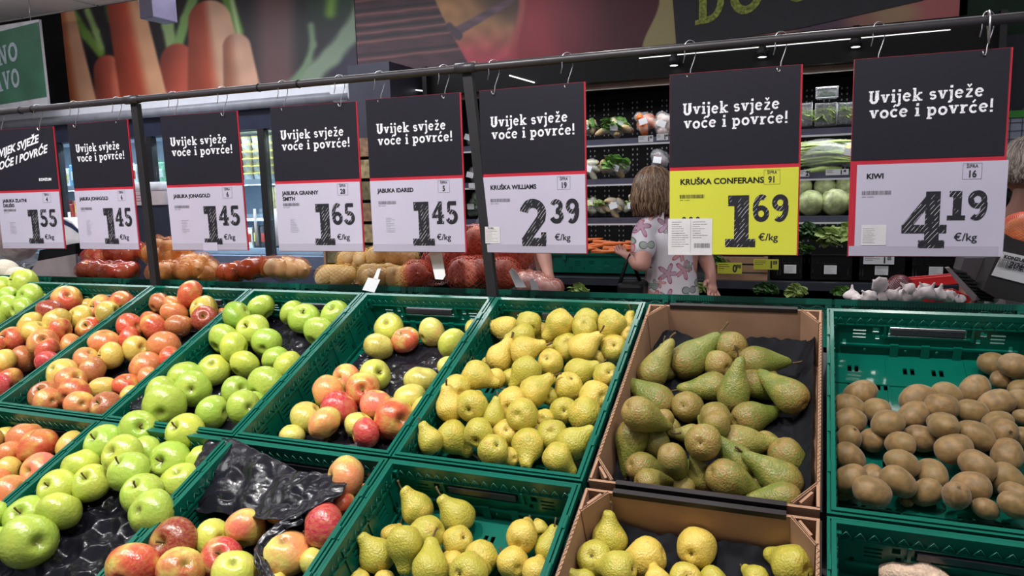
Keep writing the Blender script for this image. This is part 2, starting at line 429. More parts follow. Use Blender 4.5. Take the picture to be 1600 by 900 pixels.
# ---- cartons
def carton(c, r, label):
    Mx = crate_mat(c, r); t = empty('cardboard_box', label=label, cat='box', group='cardboard pear boxes', mat=Mx)
    K, D = M['kraft'], M['kraftdark']; a, b = .006, W_-.006; e, f = .006, L_-.006; z0, z1 = -.125, -.004
    MB().box((a, e, z0), (b, f, z0+.005)).build('base', K, t)
    def wall(n_, p, q):
        MB().box(p, q).build(n_, K, t)
    wall('wall_panel', (a, e, z0), (a+.005, f, z1)); wall('wall_panel', (b-.005, e, z0), (b, f, z1))
    wall('wall_panel', (a+.005, e, z0), (b-.005, e+.005, z1)); wall('wall_panel', (a+.005, f-.005, z0), (b-.005, f, z1))
    for y in (e-.004, f-.006):
        MB().box((a+.05, y, z1-(.007 if y > .3 else .022)), (b-.05, y+.010, z1+.004)).build('dark_edge', D, t)
    MB().box((a-.003, e, z0), (a-.0005, f, z1-.004)).build('dark_side', D, t); MB().box((b+.0005, e, z0), (b+.003, f, z1-.004)).build('dark_side', D, t)
    for (x, y, sx, sy) in ((a, e, 1, 1), (b, e, -1, 1), (a, f, 1, -1), (b, f, -1, -1)): # folded triangular corner posts
        mb = MB()
        def strip(p, q, h0, h1):
            p = Vector(p); q = Vector(q); n_ = Vector((-(q-p).y, (q-p).x, 0)).normalized()*.0022
            mb.add([p-n_+Vector((0,0,h0)), q-n_+Vector((0,0,h0)), q+n_+Vector((0,0,h0)), p+n_+Vector((0,0,h0)),
                    p-n_+Vector((0,0,h1)), q-n_+Vector((0,0,h1)), q+n_+Vector((0,0,h1)), p+n_+Vector((0,0,h1))],
                   [(0,3,2,1),(4,5,6,7),(0,1,5,4),(1,2,6,5),(2,3,7,6),(3,0,4,7)])
        strip((x+sx*.005, y+sy*.055, 0), (x+sx*.042, y+sy*.006, 0), z0+.005, z1+.003)
        strip((x+sx*.012, y+sy*.036, 0), (x+sx*.030, y+sy*.010, 0), z0+.005, z1+.001)
        strip((x+sx*.004, y+sy*.052, 0), (x+sx*.003, y+sy*.004, 0), z1-.03, z1+.003)
        mb.build('corner_fold', K, t)
        fl = MB()  # fluted edge of the corrugated board
        for k in range(22):
            q = .004+k*.0022
            fl.tube([(x+sx*(.005+.037*k/22), y+sy*(.055-.049*k/22), z1+.003), (x+sx*(.005+.037*(k+.5)/22), y+sy*(.055-.049*(k+.5)/22), z1+.006), (x+sx*(.005+.037*(k+1)/22), y+sy*(.055-.049*(k+1)/22), z1+.003)], .0008, 4)
        fl.build('fluted_edge', K, t)
    # corrugated top edge of the side wall
    for x in (a+.0025, b-.0025):
        fl = MB(); n_ = 90
        pts = [(x+(.0022 if k % 2 else -.0022), e+.06+(L_-.13)*k/n_, z1+.001) for k in range(n_+1)]
        fl.tube(pts, .0009, 4); fl.build('fluted_edge', K, t)
    return t
carton(-1, 0, 'upper cardboard box of green-brown pears with dark edging')
carton(-1, 1, 'lower cardboard box of yellow pears with black paper')

def nz(x, y, z=0, s=1): return mnoise.noise(Vector((x*s, y*s, z*s)))
def liner(c, r, label, z=-.098, amp=.012, s=14, mat_='film', x0=.016, x1=W_-.016, y0=.016, y1=L_-.016, pockets=False, rise=None, name='tray_liner', cat='liner', nu=70, nv=100, seed=0):
    rnd = seed*7.3
    def P(u, v):
        x = x0+(x1-x0)*u; y = y0+(y1-y0)*v
        h = amp*(abs(nz(x+rnd, y, 0, s))*1.6 + .5*abs(nz(x, y+rnd, 3, s*3.1)) + .25*nz(x, y, 9+rnd, s*8))
        if pockets:
            q = .074; cx = (x/q) + .5*(int(math.floor(y/(q*.87))) % 2); fx = cx-math.floor(cx)-.5; fy = y/(q*.87)-math.floor(y/(q*.87))-.5
            d = math.sqrt(fx*fx+fy*fy); h += .020*min(1, max(0, (d-.22)/.3))
        zz = z+h
        if rise: zz += rise(u, v)
        e = min(u, 1-u, v, 1-v)
        return (x+.002*nz(y, z, rnd, 40), y, min(zz, -.002) if not rise else zz)
    mb = MB().grid(P, nu, nv); o = inst(name, mb.mesh(name, M[mat_]), None, mat=crate_mat(c, r))
    return tag(o, label, cat)
liner(-7, 0, 'black tray film under the far left golden apples', seed=1, nu=40, nv=50)
liner(-6, 0, 'black tray film in the second crate from the left', seed=2, nu=50, nv=70)
liner(-5, 0, 'black tray film in the third crate from the left', seed=3, nu=50, nv=70)
liner(-4, 0, 'crumpled black film under the upper bright green apples', seed=4)
liner(-3, 0, 'crumpled black film on the floor of the upper red-yellow apple crate', seed=5, y1=.50, x0=.05)
liner(-5, 1, 'black tray film in the lower-left apple crate', seed=6, nu=40, nv=50)
liner(-4, 1, 'glossy black pocket tray bared below the lower bright green apples', seed=8, pockets=True, z=-.098, amp=.010, s=10, nu=110, nv=150, rise=lambda u, v: .012)
liner(-3, 1, 'glossy black tray in the lower red apple crate', seed=9, z=-.098)
def paper_rise(h):
    def f(u, v):
        e = 0
        jag = .65+.5*nz(u*5, v*5, 4)+.25*nz(u*17, v*17, 1)
        if v > .93: e = max(e, (v-.93)/.07*h*.75)
        if u > .90: e = max(e, (u-.90)/.10*h*1.15)
        if u < .05: e = max(e, (.05-u)/.05*h*.4)
        return e*jag
    return f
liner(-1, 0, 'black crumpled liner paper in the box of green-brown pears', seed=11, mat_='paper', z=-.108, amp=.014, s=9, rise=paper_rise(.066), name='liner_paper', x1=W_-.02, y1=L_-.03, x0=.02)
liner(-1, 1, 'black crumpled liner paper in the lower box of yellow pears', seed=12, mat_='paper', z=-.108, amp=.018, s=9, rise=paper_rise(.05), name='liner_paper', x1=W_-.02, y1=L_-.02, x0=.02)
# torn black tray draped over the lower red apples
def torn():
    Mi = crate_mat(-3, 1).inverted()
    rows = [[(322, 690, -.01), (268, 800, -.045), (262, 815, -.06)],
            [(362, 683, .004), (330, 775, -.035), (300, 800, -.055)],
            [(420, 712, .004), (390, 772, -.02), (372, 805, -.04)],
            [(475, 742, .004), (440, 780, 0), (415, 812, .0)],
            [(510, 738, .012), (482, 775, .012), (455, 812, .01)],
            [(543, 757, .02), (535, 772, .022), (500, 792, .018)]]
    G = []
    p0 = crate_mat(-3, 1) @ Vector((0, 0, 0))
    for row in rows:
        g = []
        for (x, y, h) in row:
            r = ray(x, y); t = ((p0+N*h)-EYE).dot(N)/r.dot(N); g.append(EYE+r*t)
        G.append(g)
    def P(u, v):
        a = u*(len(G)-1); i = min(int(a), len(G)-2); f_ = a-i; b = v*2; j = min(int(b), 1); g_ = b-j
        p = (G[i][j]*(1-f_)+G[i+1][j]*f_)*(1-g_)+(G[i][j+1]*(1-f_)+G[i+1][j+1]*f_)*g_
        h = .020*(abs(nz(p.x, p.y, p.z, 14))-.2)+.007*abs(nz(p.x+3, p.y, p.z, 34))+.0012*nz(p.x, p.y, p.z, 90)
        return p+N*h*min(1, 1)
    o = MB().grid(P, 90, 50).build('torn_tray', M['film'])
    m = o.modifiers.new('s', 'SOLIDIFY'); m.thickness = .0008
    tag(o, 'torn crumpled black tray lying across the lower red apples', 'tray')
    # long tail hanging down to the right of the bright apple
    pts = [(470, 800, .012), (438, 815, .010), (418, 832, .008), (404, 850, .004), (402, 868, 0), (412, 888, -.004), (424, 905, -.006)]
    C_ = []
    for (x, y, h) in pts:
        r = ray(x, y); t = ((p0+N*h)-EYE).dot(N)/r.dot(N); C_.append(EYE+r*t)
    def Q(u, v):
        a = u*(len(C_)-1); i = min(int(a), len(C_)-2); f_ = a-i; p = C_[i]*(1-f_)+C_[i+1]*f_
        tt = (C_[i+1]-C_[i]).normalized(); s_ = tt.cross(N).normalized()
        wd = .016*(1-.5*u)
        return p+s_*(v-.5)*2*wd + N*(.006*nz(p.x+v, p.y, p.z, 50)-.012*abs(v-.5)*2)
    o2 = MB().grid(Q, 60, 14).build('torn_strip', M['film'], None); m = o2.modifiers.new('s', 'SOLIDIFY'); m.thickness = .0008
    o2.parent = o; return o
torn()
# scrap of black film poking over the rim by the upper bright green apples
def scrap(quad, h, label, c=-4, r=0, name='film_scrap'):
    p0 = crate_mat(c, r) @ Vector((0, 0, 0)); G = []
    for k, (x, y) in enumerate(quad):
        rr = ray(x, y); hh = h[k] if isinstance(h, (list, tuple)) else h
        G.append(EYE+rr*(((p0+N*hh)-EYE).dot(N)/rr.dot(N)))
    def P(u, v):
        p = (G[0]*(1-u)+G[1]*u)*(1-v)+(G[3]*(1-u)+G[2]*u)*v
        return p+N*(.010*nz(p.x, p.y, p.z, 30)+.004*nz(p.x, p.y, p.z, 90))
    o = MB().grid(P, 24, 24).build(name, M['film']); m = o.modifiers.new('s', 'SOLIDIFY'); m.thickness = .0008
    return tag(o, label, 'film')
scrap([(200, 615), (222, 614), (222, 642), (203, 640)], -.01, 'small scrap of black film over the rim beside the upper bright green apples')

# ================================================================== display stand under the crates
def stand():
    t = empty('display_stand', (0, 0, 0), 'black steel stand sloping under the green fruit crates', 'stand')
    for r in (0, 1):
        pass
    a = crate_mat(-8, 1) @ Vector((-.02, -.02, -.135)); 
    Mx = crate_mat(-8, 1)
    mb = MB().box((-.02, -.02, -.15), (9.1*CW, 2*CL+.0, -.1285), 0, Mx); mb.build('shelf_board', M['dark'], t)
    for x in (-3.1, -1.9, -.7, .4):
        MB().box((x-.03, .75, 0), (x+.03, .80, .55)).build('leg', M['dark'], t)
        MB().box((x-.03, 1.6, 0), (x+.03, 1.66, 1.02)).build('leg', M['dark'], t)
    MB().box((-3.2, .73, .30), (.45, .75, .58)).build('front_panel', M['dark'], t)
stand()
# ================================================================== fruit meshes
def rbf(seed, p, s, a):
    return 1+a*mnoise.noise(Vector((p.x*s+seed*9.1, p.y*s-seed*3.3, p.z*s+seed)))
def apple_mesh(seed, flat=.9):
    prof = []
    m = 20
    for i in range(m+1):
        t = PI*i/m; r = math.sin(t)*(1+.06*math.sin(t)**2+.05*-math.cos(t)*-1)
        z = -math.cos(t)
        r = max(r, 1e-4)
        zz = z*flat
        zz -= .36*math.exp(-(r/.27)**2) if z > 0 else -.24*math.exp(-(r/.24)**2)
        if z < 0: r *= 1-.10*(z*z)
        prof.append((max(r*.97, 1e-4), zz))
    def fn(p, a):
        k = rbf(seed, p, .8, .10); low = max(0, -p.z)
        k2 = 1+.030*math.cos(5*a+seed)*low+.015*math.cos(2*a+seed*2)
        return Vector((p.x*k*k2, p.y*k*k2, p.z*k+.03*p.x*math.sin(seed)))
    return MB().lathe(prof, 26, 0, None, fn)
def interp(pts, n):
    out = []
    for i in range(n+1):
        a = i/n*(len(pts)-1); k = min(int(a), len(pts)-2); f_ = a-k
        P = [pts[max(k-1, 0)], pts[k], pts[k+1], pts[min(k+2, len(pts)-1)]]
        out.append(tuple(.5*((2*P[1][d])+(-P[0][d]+P[2][d])*f_+(2*P[0][d]-5*P[1][d]+4*P[2][d]-P[3][d])*f_*f_+(-P[0][d]+3*P[1][d]-3*P[2][d]+P[3][d])*f_**3) for d in (0, 1)))
    return [(max(1e-4, r), z) for r, z in out]
WIL = [(0, -.80), (.16, -.86), (.35, -.93), (.66, -.80), (.93, -.42), (1.0, 0), (.90, .38), (.68, .72), (.50, 1.0), (.41, 1.25), (.34, 1.46), (.2, 1.58), (.06, 1.56), (0, 1.53)]
CON = [(0, -.90), (.15, -.96), (.36, -1.0), (.70, -.80), (.94, -.40), (1.0, .0), (.93, .45), (.76, .95), (.58, 1.42), (.44, 1.85), (.33, 2.2), (.20, 2.42), (.08, 2.50), (0, 2.52)]
def pear_mesh(prof, seed, bend=.06, lump=.10):
    pr = interp(prof, 24)
    def fn(p, a):
        k = rbf(seed, p, 1.0, lump)
        b = bend*max(0, p.z)**2*math.cos(seed*2.1)
        k2 = 1+.02*math.cos(5*a+seed)*max(0, -p.z)
        return Vector((p.x*k*k2+b, p.y*k*k2, p.z*(.96+.04*k)))
    return MB().lathe(pr, 24, 0, None, fn)
def kiwi_mesh(seed):
    pr = [(max(1e-4, math.sin(PI*i/16)*.97), -math.cos(PI*i/16)*1.22-(.06*math.exp(-((i-16)/1.2)**2))) for i in range(17)]
    def fn(p, a):
        k = rbf(seed, p, .9, .10); return Vector((p.x*k, p.y*k*.95, p.z*k))
    return MB().lathe(pr, 22, 0, None, fn)
FM = {}
for k, flat in enumerate((.88, .84, .92, .86, .90)):
    for mk in ('jona', 'green', 'ida'): FM[mk, k] = apple_mesh(k+1, flat).mesh('apple', M[mk])
for k in range(5):
    FM['williams', k] = pear_mesh(WIL, k+1, .10, .16).mesh('pear', M['williams'])
    FM['conf', k] = pear_mesh(CON, k+1, .06, .10).mesh('pear', M['conf'])
    FM['kiwi', k] = kiwi_mesh(k+1).mesh('kiwi', M['kiwi'])
def stem_mesh(z0, z1, r, bend):
    n_ = 6; return MB().tube([(bend*(i/n_)**2, .3*bend*(i/n_), z0+(z1-z0)*i/n_) for i in range(n_+1)], [r*(1+.5*(i/n_)**3) for i in range(n_+1)], 7).mesh('stem', M['stem'])
STEM = {'apple': [stem_mesh(.48, .98, .035, .16), stem_mesh(.48, .86, .04, -.1)],
        'williams': [stem_mesh(1.5, 2.12, .050, .18), stem_mesh(1.5, 1.98, .06, -.15)],
        'conf': [stem_mesh(2.44, 3.15, .05, .28), stem_mesh(2.44, 2.95, .055, -.2)]}
def calyx_mesh(z, r, s):
    mb = MB()
    for k in range(5):
        a = 2*PI*k/5
        d = Vector((math.cos(a), math.sin(a), 0)); e = Vector((-math.sin(a), math.cos(a), 0))
        mb.add([d*.02*s+Vector((0,0,z)), d*r*.55+e*r*.28+Vector((0,0,z-.035)), d*r+Vector((0,0,z-.06)), d*r*.55-e*r*.28+Vector((0,0,z-.035))], [(0,1,2,3), (3,2,1,0)])
    mb.lathe([(r*.35, z-.01), (r*.28, z-.045), (.001, z-.05)], 8)
    return mb.mesh('calyx', M['calyx'])
CALYX = {'apple': calyx_mesh(-.60, .13, 1), 'williams': calyx_mesh(-.80, .14, 1), 'conf': calyx_mesh(-.90, .17, 1), 'kiwi': calyx_mesh(-1.17, .16, 1)}

TILE = {'T1': (0, 420), 'T2': (400, 420), 'T3': (800, 420), 'T4': (1200, 420), 'B1': (0, 660), 'B2': (400, 660), 'B3': (800, 660), 'B4': (1200, 660)}
HUE = {'a': (srgb(226, 136, 92), .52), 'r': (srgb(196, 66, 56), .62), 'd': (srgb(142, 40, 44), .9), 'o': (srgb(206, 118, 78), .62), 'y': (srgb(222, 170, 80), .22), 'g': (srgb(176, 150, 70), .35),
       'c': (srgb(226, 150, 110), .15), 'b': (srgb(168, 92, 62), .75), 'k': (srgb(190, 40, 66), .72), 'p': (srgb(224, 104, 96), .5),
       'L': (srgb(158, 190, 72), .5), 'Y': (srgb(196, 202, 78), .5), 'D': (srgb(136, 172, 60), .55)}
HUEN = {'a': 'peach-orange', 'r': 'red', 'd': 'dark red', 'o': 'orange-red', 'y': 'yellow', 'g': 'green-brown', 'c': 'cream yellow', 'b': 'brown-orange', 'k': 'crimson', 'p': 'pink-red', 'L': 'green', 'Y': 'yellow-green', 'D': 'deep green'}
ORD = ['first', 'second', 'third', 'fourth', 'fifth', 'sixth', 'seventh', 'eighth', 'ninth', 'tenth', 'eleventh', 'twelfth']
# entries: hue, x, y, r [, kind, a, b]; kind s/c: stem/calyx pit seen at (a,b); n: neck pointing at angle a (deg, image), tilt b toward viewer; F/K prefix offset handled by '+'/'-'
DATA = {
(-7, 0): ('green', 'far left crate', -.094, [('T1', [('Y',135,85,82,'s',88,62), ('L',25,95,62), ('Y',-20,130,60), ('L',50,168,62), ('L',178,158,72,'c',162,152), ('L',40,232,80,'s',18,205), ('L',135,240,74,'s',100,245), ('L',282,165,36), ('Y',-70,200,75), ('L',-50,300,75), ('L',-120,260,75), ('L',-5,318,32)])]),
(-6, 0): ('jona', 'second crate from left', -.094, [('T1', [('r',392,178,80), ('d',303,250,80), ('g',332,298,75), ('y',178,325,76), ('y',213,373,76), ('r',352,360,70), ('d',418,350,44), ('g',470,285,72,'s',440,265), ('y',515,215,48), ('p',592,225,74,'s',565,218), ('g',635,262,76), ('r',745,178,70), ('r',520,350,70,'s',530,322), ('o',420,450,70), ('o',252,432,80,'s',285,402), ('y',330,440,50), ('r',280,480,72), ('k',284,548,72), ('b',135,528,80,'s',88,545), ('r',65,415,76,'s',45,385), ('y',18,545,70,'s',5,520), ('r',-40,470,70), ('r',55,655,75), ('k',5,705,85), ('r',-90,560,75), ('r',-70,640,75)])]),
(-5, 0): ('jona', 'third crate from left', -.094, [('T1', [('r',1118,152,84), ('b',950,192,66,'c',925,215), ('o',1015,215,60), ('g',1195,245,84), ('d',1200,292,74,'s',1212,268), ('o',1308,262,36), ('o',1018,262,74), ('b',1050,335,76), ('r',872,315,66), ('r',905,345,86), ('r',732,340,80), ('r',760,412,70), ('g',797,470,76,'s',855,455), ('o',608,428,84), ('y',650,508,78,'s',602,504), ('o',965,452,92), ('r',1000,530,72), ('o',850,572,88), ('o',880,645,74), ('o',495,530,76), ('b',540,602,84,'c',475,578), ('c',362,615,88), ('o',418,662,86,'s',475,625), ('c',605,705,80), ('r',742,682,76), ('r',435,737,92,'c',428,745), ('b',240,738,88,'s',240,690), ('o',280,778,80), ('o',465,800,82), ('b',615,807,88,'s',595,770), ('c',772,755,70)])]),
(-4, 0): ('green', 'upper green apple crate', -.092, [('T1', [('D',1385,278,88), ('L',1288,412,90,'c',1252,450), ('Y',1370,460,90), ('Y',1478,360,95,'s',1450,322), ('Y',1258,592,93), ('Y',1435,560,88,'c',1395,605), ('L',1060,627,96), ('L',1132,702,103,'c',1155,697), ('L',930,732,98), ('L',965,802,122,'c',985,832), ('L',1388,718,90,'s',1442,690), ('L',1240,842,98), ('L',1430,815,100)]),
   ('T2', [('D',50,208,80), ('L',235,235,74), ('L',285,290,92,'s',287,240), ('D',485,245,86,'s',470,195), ('L',378,372,93,'c',342,420), ('L',65,435,86,'c',60,462), ('L',115,522,80), ('Y',190,577,95), ('L',65,682,112,'c',15,728), ('L',-10,795,75)])]),
(-3, 0): ('ida', 'upper red-yellow apple crate', -.098, [('T2', [('Y',780,345,86,'s',768,305), ('g',715,457,88), ('r',875,417,82), ('c',1030,370,86), ('Y',1148,435,88), ('g',1285,362,66), ('y',1142,582,78), ('Y',698,625,92,'s',738,595), ('g',972,660,100), ('p',525,642,82,'s',492,632), ('r',625,707,97,'s',640,690), ('a',425,722,102), ('y',900,757,94), ('y',978,822,72), ('k',490,817,108), ('p',708,797,97), ('y',295,872,98), ('r',815,882,120,'s',872,870), ('a',400,902,96), ('y',608,920,88)]), ('B2', [('k',645,64,90), ('c',212,78,74)])]),
(-2, 0): ('williams', 'upper yellow pear crate', -.085, [('T2', [('g',1452,350,78,'n',165,0), ('y',1430,520,84,'n',60,0), ('y',1290,627,90,'n',-28,0), ('y',1402,640,62), ('g',1170,700,82), ('y',1095,805,86,'n',98,10), ('y',1268,797,94,'c',1250,815), ('y',1395,860,72,'n',80,0), ('y',1500,780,90,'c',1480,800), ('y',1300,905,66), ('y',1490,640,60,'n',190,0), ('g',1362,555,40)]),
   ('T3', [('g',-5,335,42), ('g',100,322,76), ('g',65,387,72,'n',190,0), ('y',172,372,62), ('y',280,320,86,'n',222,0), ('y',450,277,76), ('g',425,345,74), ('g',582,327,88,'n',236,0), ('c',690,318,64,'n',85,10), ('c',700,390,50), ('y',70,477,86,'n',12,0), ('g',230,445,62), ('g',325,460,88), ('y',417,462,87,'s',470,410), ('g',600,467,83,'c',587,442), ('y',85,600,90,'n',225,0), ('g',225,552,80,'c',200,520), ('g',390,608,84,'n',22,0), ('y',548,622,74,'c',560,600), ('y',502,525,48), ('y',130,717,90,'n',38,0), ('y',228,650,34), ('y',327,692,86,'c',345,635), ('y',487,747,94), ('c',595,690,42), ('y',12,752,64), ('y',65,852,97), ('y',225,745,56), ('y',300,827,80,'c',300,820), ('y',430,852,102,'n',-40,0), ('g',195,880,60), ('y',120,960,60)]),
   ('B2', [('y',1010,107,78,'n',120,0), ('D',1150,87,96,'n',-38,10), ('y',1305,60,90,'c',1290,92), ('y',1390,160,92,'c',1412,118), ('g',1472,62,82,'c',1466,32)]),
   ('B3', [('D',95,130,98,'n',250,45), ('y',235,72,92), ('y',360,122,97,'n',38,0), ('y',265,207,88,'n',-35,0), ('y',-10,205,60)])]),
(-1, 0): ('conf', 'upper green-brown pear box', -.100, [('T3', [('b',815,605,90,'n',64,0), ('b',902,590,62,'n',95,0), ('b',1030,540,106,'n',40,-10), ('b',1275,462,100,'c',1290,475), ('b',1205,560,86), ('b',1425,540,90,'n',-3,0), ('b',1180,690,84,'n',187,-10), ('g+',1295,742,96,'n',86,10), ('b',1420,672,84,'n',-28,0), ('b-',855,775,97,'n',150,-30), ('b',1028,810,92,'c',990,792), ('b',748,850,102,'n',-32,-20), ('b',890,880,60), ('g',1190,872,92,'c',1170,865), ('b',1385,875,98,'n',8,-20), ('b',1500,640,62,'n',-40,-20)]),
   ('T4', [('y',130,742,102,'n',142,-48), ('b',-60,600,60,'n',-20,-20)]),
   ('B3', [('g+',690,85,97,'n',-100,10), ('b-',840,120,86,'n',110,-30), ('b-',925,30,60,'n',150,-20), ('g-',1060,72,62,'n',180,-10), ('g-',760,265,92,'n',-20,-30), ('g+',1120,112,108,'c',1082,102), ('b-',1160,60,70), ('g-',940,215,90,'n',-60,-30), ('o',1325,115,100,'n',-8,0), ('b',1200,10,76,'n',-90,-20), ('g',1330,232,90,'n',135,0), ('b',1110,330,76,'n',110,10), ('g',1255,325,112,'n',-25,-15), ('b-',800,348,78,'n',0,-20), ('b-',1010,385,62), ('g-',1035,305,64,'n',120,-10), ('b',1425,348,62)]),
   ('B4', [('y',110,200,105,'n',-52,0), ('b',85,340,110,'n',145,-10), ('b',95,440,92,'n',180,-20), ('g',-15,120,70,'n',-20,-40)])]),
(0, 0): ('kiwi', 'kiwi crate', -.110, [('T4', [('b',1320,560,80), ('b',1452,570,88), ('b',1368,655,62), ('b',1210,707,90), ('b',1050,737,84), ('b',1475,705,66), ('b',540,732,92), ('b',875,762,96), ('r',1020,807,93), ('b',460,812,90), ('b',640,827,89,'c',615,825), ('b',1195,837,88), ('b',1340,787,94), ('b',1490,780,80), ('b',855,857,94), ('b',470,892,90), ('b',700,892,82,'c',705,885), ('b',1020,905,78), ('b',1350,905,86), ('b',1500,870,56)]),
   ('B4', [('b',455,97,84,'c',465,40), ('b',612,105,84,'c',612,80), ('b',775,127,87,'c',790,120), ('b',897,95,92), ('b',1025,25,88,'c',1028,12), ('b',1090,155,102), ('b',1210,80,102), ('b',1365,52,96,'c',1355,40), ('b',1490,92,78), ('b',460,202,92), ('b',460,327,92), ('b',612,307,74,'c',605,315), ('b',785,242,96), ('b',762,347,104), ('b',958,307,98,'c',958,355), ('b',605,407,106), ('b',925,412,90,'c',955,355), ('b',1100,427,90,'c',1080,375), ('b',1187,382,112,'c',1213,350), ('r',1230,257,100,'c',1275,298), ('b',1400,190,100,'c',1360,255), ('b',1400,342,106), ('b',1442,415,76,'c',1475,420), ('b',1445,485,88), ('b',1275,505,72), ('b',430,405,60), ('b',812,465,36), ('b',700,5,88)])]),
(-5, 1): ('jona', 'lower-left red apple crate', -.085, [('B1', [('y',40,82,64), ('o',190,62,100), ('r',220,137,110), ('c',418,145,92), ('o',45,178,74), ('c',55,285,82), ('p',230,285,104,'s',202,267), ('o',75,420,108), ('o',-30,360,90), ('r',-20,540,80), ('c',-60,240,90), ('o',-90,110,90)])]),
(-4, 1): ('green', 'lower green apple crate', -.078, [('B1', [('L',620,92,112,'s',580,35), ('L',815,45,112,'s',860,5), ('Y',1080,52,110,'s',1045,5), ('L',905,142,100), ('Y',712,187,112,'s',680,150), ('L',995,228,119,'s',970,207), ('L',755,287,121,'s',700,212), ('Y',1200,180,80), ('Y',470,252,106), ('Y',535,352,106,'s',530,295), ('Y',330,387,108,'s',305,342), ('Y',350,515,117,'c',320,600), ('Y',1060,348,119,'s',1055,258), ('L',830,417,121,'s',806,335), ('L',895,532,131,'c',845,488), ('L',120,542,120,'s',120,485), ('L',175,697,150,'s',283,680), ('L',-20,700,95), ('L',-60,560,100)])]),
(-3, 1): ('ida', 'lower red apple crate', -.080, [('B1', [('d',1010,702,140,'s',972,662), ('r',785,852,150,'c',770,895), ('r',1060,862,130), ('Y',1245,680,106), ('p',1440,612,116), ('k',1300,792,118,'s',1312,730), ('Y',1372,885,128,'c',1390,790)]),
   ('B2', [('a',145,505,102), ('k',395,605,132,'s',262,625), ('a',172,772,147), ('a',530,322,117,'c',445,300), ('o',600,445,66), ('r',510,480,70), ('y',335,815,80), ('y',110,935,70), ('r',640,400,50)])]),
(-2, 1): ('williams', 'lower yellow pear crate', -.100, [('B2', [('y',945,508,96,'n',128,0), ('y',1180,550,100,'n',128,0), ('y',1000,650,104,'n',200,-20), ('y',1178,700,94,'c',1222,655), ('y',700,780,104,'n',128,0), ('D',870,712,108,'n',268,10), ('y',800,660,66), ('y',985,745,46), ('y',1320,785,100,'c',1285,797), ('D',1025,852,114,'n',90,-40), ('y',1250,872,112,'c',1195,857), ('y',1152,825,72), ('y',580,925,64), ('y',750,935,66,'c',740,900)]),
   ('B3', [('y',60,665,98), ('g',160,625,56), ('y',215,735,84,'n',75,0), ('y',0,820,95), ('y',145,880,92)])]),
(-1, 1): ('williams', 'lower yellow pear box', -.098, [('B3', [('y',575,680,104,'n',86,0), ('y',420,792,108,'c',390,742), ('y',785,792,116,'n',200,-20), ('D',625,860,106,'c',700,840), ('D',1085,730,115,'c',1028,742), ('y',1015,925,104,'c',1005,875), ('y',1180,925,84), ('y',850,930,80), ('y',420,935,76,'n',150,0), ('y',1430,915,78)]), ('B4', [('Y',145,832,123)])]),
}
rc = random.Random(3)
GROUPS = {'jona': 'red-orange apples', 'green': 'green apples', 'ida': 'red-yellow apples', 'williams': 'yellow pears', 'conf': 'green-brown pears', 'kiwi': 'kiwis'}
